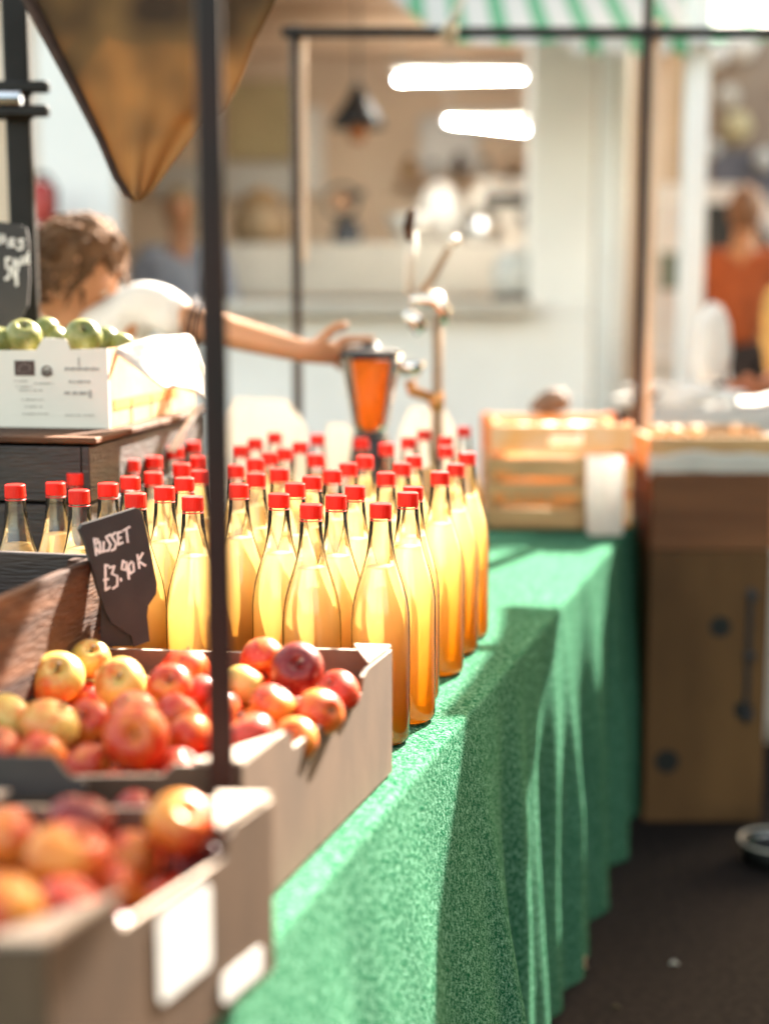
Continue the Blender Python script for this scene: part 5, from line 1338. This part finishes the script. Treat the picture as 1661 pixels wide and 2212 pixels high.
def vendor():
    Y = 3.02; hc = onY(160, 588, Y)
    r = empty('person', 'person with short dark hair and white sleeve reaching over to hold the blender lid', 'person', (hc.x-.1, Y, 0))
    sh_l = onY(300, 655, Y-.02); sh_r = hc+Vector((-.28, .12, -.22)); neck = hc+Vector((-.03, .03, -.13)); chest = hc+Vector((-.10, .10, -.34)); pelvis = Vector((hc.x-.22, Y+.28, .88))
    el = onY(408, 695, Y-.04); wr = onY(668, 762, JY+.01)
    V = [pelvis, pelvis.lerp(chest, .5), chest, neck, hc+Vector((-.01, .01, -.06)), hc+Vector((0, 0, .02)), sh_l, el, el.lerp(wr, .5), wr, sh_r, sh_r+Vector((-.06, -.02, -.26)), sh_r+Vector((.02, -.16, -.44))]
    E = [(0, 1), (1, 2), (2, 3), (3, 4), (4, 5), (2, 6), (6, 7), (7, 8), (8, 9), (2, 10), (10, 11), (11, 12)]
    Rr = [.13, .125, .12, .055, .06, .07, .052, .040, .034, .024, .055, .042, .030]
    for s_ in (-1, 1):
        hip = pelvis+Vector((s_*.09, .0, -.06)); kn = Vector((hip.x+s_*.02, Y+.30, .48)); an = Vector((hip.x+s_*.03, Y+.34, .09)); to = an+Vector((.03, -.15, -.045))
        b = len(V); V += [hip, kn, an, to]; Rr += [.085, .058, .040, .034]; E += [(0, b), (b, b+1), (b+1, b+2), (b+2, b+3)]
    hand(V, E, Rr, 9, wr, Vector((.80, .52, -.06)), Vector((0, .1, -1)), Vector((.60, -.80, 0)), curl=.75, spread=.8, size=1.0, thumb=1)
    hand(V, E, Rr, 12, V[12], Vector((.4, -.5, -.5)), Vector((1, .5, 0)), Vector((0, .4, -1)), curl=.9)
    body = skin('body', V, E, Rr, M['skin'], None, 2)
    bm = bmesh.new()
    rot = Matrix.Rotation(R(104), 3, 'Z') @ Matrix.Rotation(R(40), 3, 'X')      # looking right and down
    T = head_mesh(bm, hc, rot, 1.0)
    h = finish(bm, 'h', M['skin'], smooth=True); merge(body, h); body.parent = r; unp(body, r)
    for sx in (-1, 1):
        bm = bmesh.new(); lathe(bm, [(0, -.009), (.0065, -.0065), (.009, 0), (.0065, .0065), (0, .009)], 12, T @ Vector((sx*.030, -.071, .006))); unp(finish(bm, 'eye', M['lcd_white'], r, True), r)
    # hair cap with tousled locks
    bm = bmesh.new(); q = bmesh.ops.create_icosphere(bm, subdivisions=5, radius=1)
    for v in q['verts']:
        x, y, z = v.co; k = 1+.07*noise.noise(v.co*3.1)+.05*noise.noise(v.co*9)
        p = Vector((x*.083*k, y*.101*k+.006, z*.121*k+.008))
        if y < -.35 and z < .42: p = Vector((p.x*.82, p.y*.72+.01, p.z*.9))
        if z < -.38: p *= .82
        v.co = T @ p
    for i in range(260):
        a = random.uniform(0, 2*pi); zz = random.uniform(-.75, 1.0); rr = sqrt(max(0, 1-zz*zz))
        if sin(a) < -.45 and zz < .35: continue
        p0 = Vector((cos(a)*rr*.080, sin(a)*rr*.098+.006, zz*.119+.008)); dn = Vector((random.uniform(-.02, .02), random.uniform(-.02, .02), -random.uniform(.01, .035)))
        tube(bm, [T @ p0, T @ (p0*1.07+dn*.5), T @ (p0*1.09+dn*1.2)], [.006, .0045, .0012], 5)
    unp(finish(bm, 'hair', M['hair'], r, True), r)
    # blouse: torso and wide sleeve
    shirt = skin('shirt', [pelvis+Vector((0, 0, -.02)), pelvis.lerp(chest, .5), chest, neck+Vector((-.01, .01, -.04)), sh_l, sh_l.lerp(el, .55), el+Vector((.02, 0, -.005)), sh_r, V[11]],
                  [(0, 1), (1, 2), (2, 3), (2, 4), (4, 5), (5, 6), (2, 7), (7, 8)], [.155, .15, .135, .060, .060, .052, .050, .070, .058], M['cotton'], None, 3)
    for v in shirt.data.vertices:
        k = noise.noise(v.co*14)*.012+noise.noise(Vector((v.co.x*30, v.co.y*30, v.co.z*8)))*.007; v.co += v.normal*k
    shirt.parent = r; unp(shirt, r)
    bm = bmesh.new(); c_ = el+Vector((.035, -.0, -.008)); dr = (wr-el).normalized()
    for k in range(3): tube(bm, [c_+dr*(.012*k-.03), c_+dr*(.012*k-.026)], .054-.003*k, 18)
    unp(finish(bm, 'cuff', M['dark_cloth'], r, True), r)
    tr = skin('trousers', [pelvis]+[V[i] for i in (13, 14, 15, 17, 18, 19)], [(0, 1), (1, 2), (2, 3), (0, 4), (4, 5), (5, 6)], [.15, .10, .075, .06, .10, .075, .06], M['dark_cloth'], None, 2); tr.parent = r; unp(tr, r)
    for i in (15, 19):
        bm = bmesh.new(); a_ = V[i]; tube(bm, [a_+Vector((0, .05, -.045)), a_+Vector((.0, -.02, -.04)), a_+Vector((.03, -.12, -.055)), a_+Vector((.035, -.17, -.06))], [.035, .045, .042, .025], 12, flat=.8)
        unp(finish(bm, 'shoe', M['black'], r, True), r)
vendor()

def customer():
    Y = 4.40; hc = onY(1800, 480, Y)
    r = empty('person', 'person in a mustard coat mostly cut off at the right edge, hand reaching in', 'person', (hc.x+.1, Y, 0))
    neck = hc+Vector((.02, .02, -.14)); chest = hc+Vector((.02, .04, -.36)); pelvis = Vector((hc.x+.02, Y+.06, .92))
    sh_l = chest+Vector((-.17, 0, .14)); sh_r = chest+Vector((.20, .03, .12)); el = onY(1700, 800, Y-.06); wr = onY(1640, 842, Y-.22)
    el2 = sh_r+Vector((.06, -.08, -.24)); wr2 = el2+Vector((-.12, -.18, .02))
    V = [pelvis, pelvis.lerp(chest, .5), chest, neck, hc+Vector((0, 0, -.06)), hc, sh_l, el, wr, sh_r, el2, wr2]
    E = [(0, 1), (1, 2), (2, 3), (3, 4), (4, 5), (2, 6), (6, 7), (7, 8), (2, 9), (9, 10), (10, 11)]
    Rr = [.125, .11, .115, .058, .06, .07, .050, .038, .026, .050, .038, .026]
    for s_ in (-1, 1):
        hip = pelvis+Vector((s_*.09, 0, -.06)); kn = Vector((hip.x+s_*.01, Y+.20, .48)); an = Vector((hip.x+s_*.02, Y+.26, .09)); to = an+Vector((-.02, -.15, -.045))
        b = len(V); V += [hip, kn, an, to]; Rr += [.085, .058, .040, .034]; E += [(0, b), (b, b+1), (b+1, b+2), (b+2, b+3)]
    hand(V, E, Rr, 8, wr, Vector((-.8, -.25, .0)), Vector((.2, -.5, .8)), Vector((.2, .6, -.5)), curl=.75, size=1.05, thumb=-1)
    hand(V, E, Rr, 11, wr2, Vector((-.8, -.4, -.1)), Vector((.2, -.5, .8)), Vector((-.2, .6, -.5)), curl=.75, thumb=1)
    body = skin('body', V, E, Rr, M['skin2'], None, 2)
    bm = bmesh.new(); rot = Matrix.Rotation(R(20), 3, 'Z') @ Matrix.Rotation(R(24), 3, 'X'); T = head_mesh(bm, hc, rot, 1.03)
    h = finish(bm, 'h', M['skin2'], smooth=True); merge(body, h); body.parent = r; unp(body, r)
    for sx in (-1, 1):
        bm = bmesh.new(); lathe(bm, [(0, -.009), (.0065, -.0065), (.009, 0), (.0065, .0065), (0, .009)], 12, T @ Vector((sx*.031, -.073, .006))); unp(finish(bm, 'eye', M['lcd_white'], r, True), r)
    bm = bmesh.new()   # dark glasses
    for sx in (-1, 1): 
        c = Vector((sx*.031, -.094, .010)); tube(bm, [T @ (c+Vector((0, .001, 0))), T @ (c+Vector((0, -.003, 0)))], .024, 16)
        tube(bm, [T @ Vector((sx*.055, -.090, .014)), T @ Vector((sx*.078, -.04, .014)), T @ Vector((sx*.080, .01, .010))], .003, 6)
    tube(bm, [T @ Vector((-.012, -.1, .014)), T @ Vector((.012, -.1, .014))], .003, 6)
    unp(finish(bm, 'sunglasses', M['black'], r, True), r)
    bm = bmesh.new(); q = bmesh.ops.create_icosphere(bm, subdivisions=5, radius=1)
    for v in q['verts']:
        x, y, z = v.co; k = 1+.06*noise.noise(v.co*3.4)+.04*noise.noise(v.co*9)
        p = Vector((x*.084*k, y*.104*k+.010, z*.121*k+.012))
        if y < -.1 and z < .62: p = Vector((p.x*.80, p.y*.66+.012, p.z*.9))
        if z < -.3 and y > 0: p.y += .01
        v.co = T @ p
    unp(finish(bm, 'hair', mat('grey brown hair', (.16, .10, .07), .5, var=.5, vscale=40, bump=.6, bscale=120), r, True), r)
    top = skin('shirt', [pelvis+Vector((0, 0, .03)), pelvis.lerp(chest, .5), chest, neck+Vector((0, .0, -.04)), sh_l, sh_l.lerp(el, .6), el.lerp(wr, .35), sh_r, el2],
               [(0, 1), (1, 2), (2, 3), (2, 4), (4, 5), (5, 6), (2, 7), (7, 8)], [.145, .13, .135, .070, .068, .070, .052, .068, .060], M['mustard'], None, 3)
    for v in top.data.vertices: v.co += v.normal*(noise.noise(v.co*13)*.013+noise.noise(v.co*34)*.005)
    top.parent = r; unp(top, r)
    tr = skin('trousers', [pelvis]+[V[i] for i in (12, 13, 14, 16, 17, 18)], [(0, 1), (1, 2), (2, 3), (0, 4), (4, 5), (5, 6)], [.14, .10, .078, .062, .10, .078, .062], M['dark_cloth'], None, 2); tr.parent = r; unp(tr, r)
    for i in (14, 18):
        bm = bmesh.new(); a_ = V[i]; tube(bm, [a_+Vector((0, .05, -.045)), a_+Vector((0, -.02, -.04)), a_+Vector((-.01, -.12, -.055)), a_+Vector((-.015, -.17, -.06))], [.035, .045, .042, .025], 12, flat=.8)
        unp(finish(bm, 'shoe', M['lcd_white'], r, True), r)
    # white carrier bag in the hand
    p = onY(1538, 742, Y-.20); bag = empty('carrier_bag', 'plump white carrier bag held by the cropped hand at the right', 'bag', p)
    bm = bmesh.new(); q = bmesh.ops.create_icosphere(bm, subdivisions=5, radius=1)
    for v in q['verts']:
        x, y, z = v.co; sg = lambda t: math.copysign(abs(t)**.7, t); k = 1+.10*noise.noise(v.co*2.3)+.05*noise.noise(v.co*6)
        v.co = Vector((sg(x)*.052*(1-.25*max(0, z)), sg(y)*.045, sg(z)*.115))*k
    finish(bm, 'body', M['cotton'], bag, True)
    w_ = wr+Vector((-.09, -.02, 0))-p
    bm = bmesh.new(); tube(bm, [(-.03, 0, -.08), (.02, -.05, -.10), tuple(w_), (.05, .02, -.05)], .006, 8); finish(bm, 'handle', M['cotton'], bag, True)
customer()
def figure(name, label, hc, zfoot, shirt, hair, face_rz, lift=1.0, cuff=None):
    Y = hc.y; r = empty('person', label, 'person', (hc.x, Y, zfoot))
    H = hc.z-.0-zfoot; k = H/1.60
    Rz = Matrix.Rotation(face_rz, 3, 'Z'); W = lambda x, y, z: Vector((hc.x, Y, zfoot))+Rz @ Vector((x, y, 0))*k+Vector((0, 0, z*k))
    pv, ch, nk = W(0, .02, .95), W(0, .02, 1.24), W(0, .01, 1.47)
    V = [pv, pv.lerp(ch, .5), ch, nk, W(0, 0, 1.54), hc]; E = [(0, 1), (1, 2), (2, 3), (3, 4), (4, 5)]; Rr = [.13, .12, .13, .055, .06, .07]; arms = []; legs = []
    for s_ in (-1, 1):
        sh, el, wr = W(s_*.19, 0, 1.38), W(s_*.24, -.03, 1.11), W(s_*.20, -.20, 1.06); b = len(V); V += [sh, el, wr]; Rr += [.05, .04, .028]; E += [(2, b), (b, b+1), (b+1, b+2)]; arms.append((sh, el, wr))
        hand(V, E, Rr, b+2, wr, Rz @ Vector((-s_*.2, -.9, 0)), Rz @ Vector((s_*1., -.2, 0)), Vector((0, 0, -1)), .6, size=k)
    for s_ in (-1, 1):
        hip, kn, an, to = W(s_*.09, .02, .89), W(s_*.10, .0, .50), W(s_*.10, .03, .09), W(s_*.11, -.12, .045); b = len(V); V += [hip, kn, an, to]; Rr += [.085, .06, .04, .034]; E += [(0, b), (b, b+1), (b+1, b+2), (b+2, b+3)]; legs.append(b)
    Rr = [q_ if isinstance(q_, tuple) else q_*k for q_ in Rr]
    body = skin('body', V, E, Rr, M['skin'], None, 2); bm = bmesh.new(); T = head_mesh(bm, hc, Rz @ Matrix.Rotation(R(8), 3, 'X'), k)
    h = finish(bm, 'h', M['skin'], smooth=True); merge(body, h); body.parent = r; unp(body, r)
    sh = skin('jacket', [pv-Vector((0, 0, .04)), pv.lerp(ch, .5), ch, nk+Vector((0, 0, -.03))]+[q_ for a_ in arms for q_ in (a_[0], a_[1], a_[1].lerp(a_[2], .8))], [(0, 1), (1, 2), (2, 3), (2, 4), (4, 5), (5, 6), (2, 7), (7, 8), (8, 9)], [q_*k for q_ in (.165, .155, .155, .065, .075, .06, .05, .075, .06, .05)], shirt, None, 3)
    for v in sh.data.vertices: v.co += v.normal*(noise.noise(v.co*12)*.012+noise.noise(v.co*30)*.005)
    sh.parent = r; unp(sh, r)
    bm = bmesh.new(); q = bmesh.ops.create_icosphere(bm, subdivisions=4, radius=1)
    for v in q['verts']:
        x, y, z = v.co; k_ = 1+.05*noise.noise(v.co*4)
        p = Vector((x*.084, y*.10+.008, z*.12+.012))*k_*k; p = Vector((p.x*.85, p.y*.7, p.z*.9)) if y < -.2 and z < .5 else p; v.co = T @ p
    unp(finish(bm, 'hair', hair, r, True), r)
    tr = skin('trousers', [pv]+[V[b+i] for b in legs for i in (0, 1, 2)], [(0, 1), (1, 2), (2, 3), (0, 4), (4, 5), (5, 6)], [q_*k for q_ in (.15, .10, .075, .06, .10, .075, .06)], M['dark_cloth'], None, 2); tr.parent = r; unp(tr, r)
    for b in legs:
        a_, t_ = V[b+2], V[b+3]; bm = bmesh.new(); tube(bm, [a_+(a_-t_)*.25-Vector((0, 0, .03)), a_-Vector((0, 0, .035)), t_, t_+(t_-a_)*.2-Vector((0, 0, .01))], [.035*k, .048*k, .044*k, .028*k], 12, flat=.8); unp(finish(bm, 'shoe', M['black'], r, True), r)
    return r
M['blonde'] = mat('blonde hair', (.45, .32, .18), .5, var=.4, vscale=30)
M['rustcoat'] = mat('rust orange wool', (.42, .095, .025), .85, var=.25, vscale=12, bump=.3)
Yp = BY+1.3; figure('person', 'blurred person in pale blue behind the shop counter, left of the dark near post', Vector((onY(392, 500, Yp).x, Yp, onY(392, 455, Yp).z)), .06, M['blueish'], M['blonde'], 0)
figure('person', 'distant person in a rust orange jacket and dark trousers in front of the white van', onY(1610, 458, 7.9), .002, M['rustcoat'], mat('auburn hair', (.25, .12, .06), .6, var=.4, vscale=30), R(150))
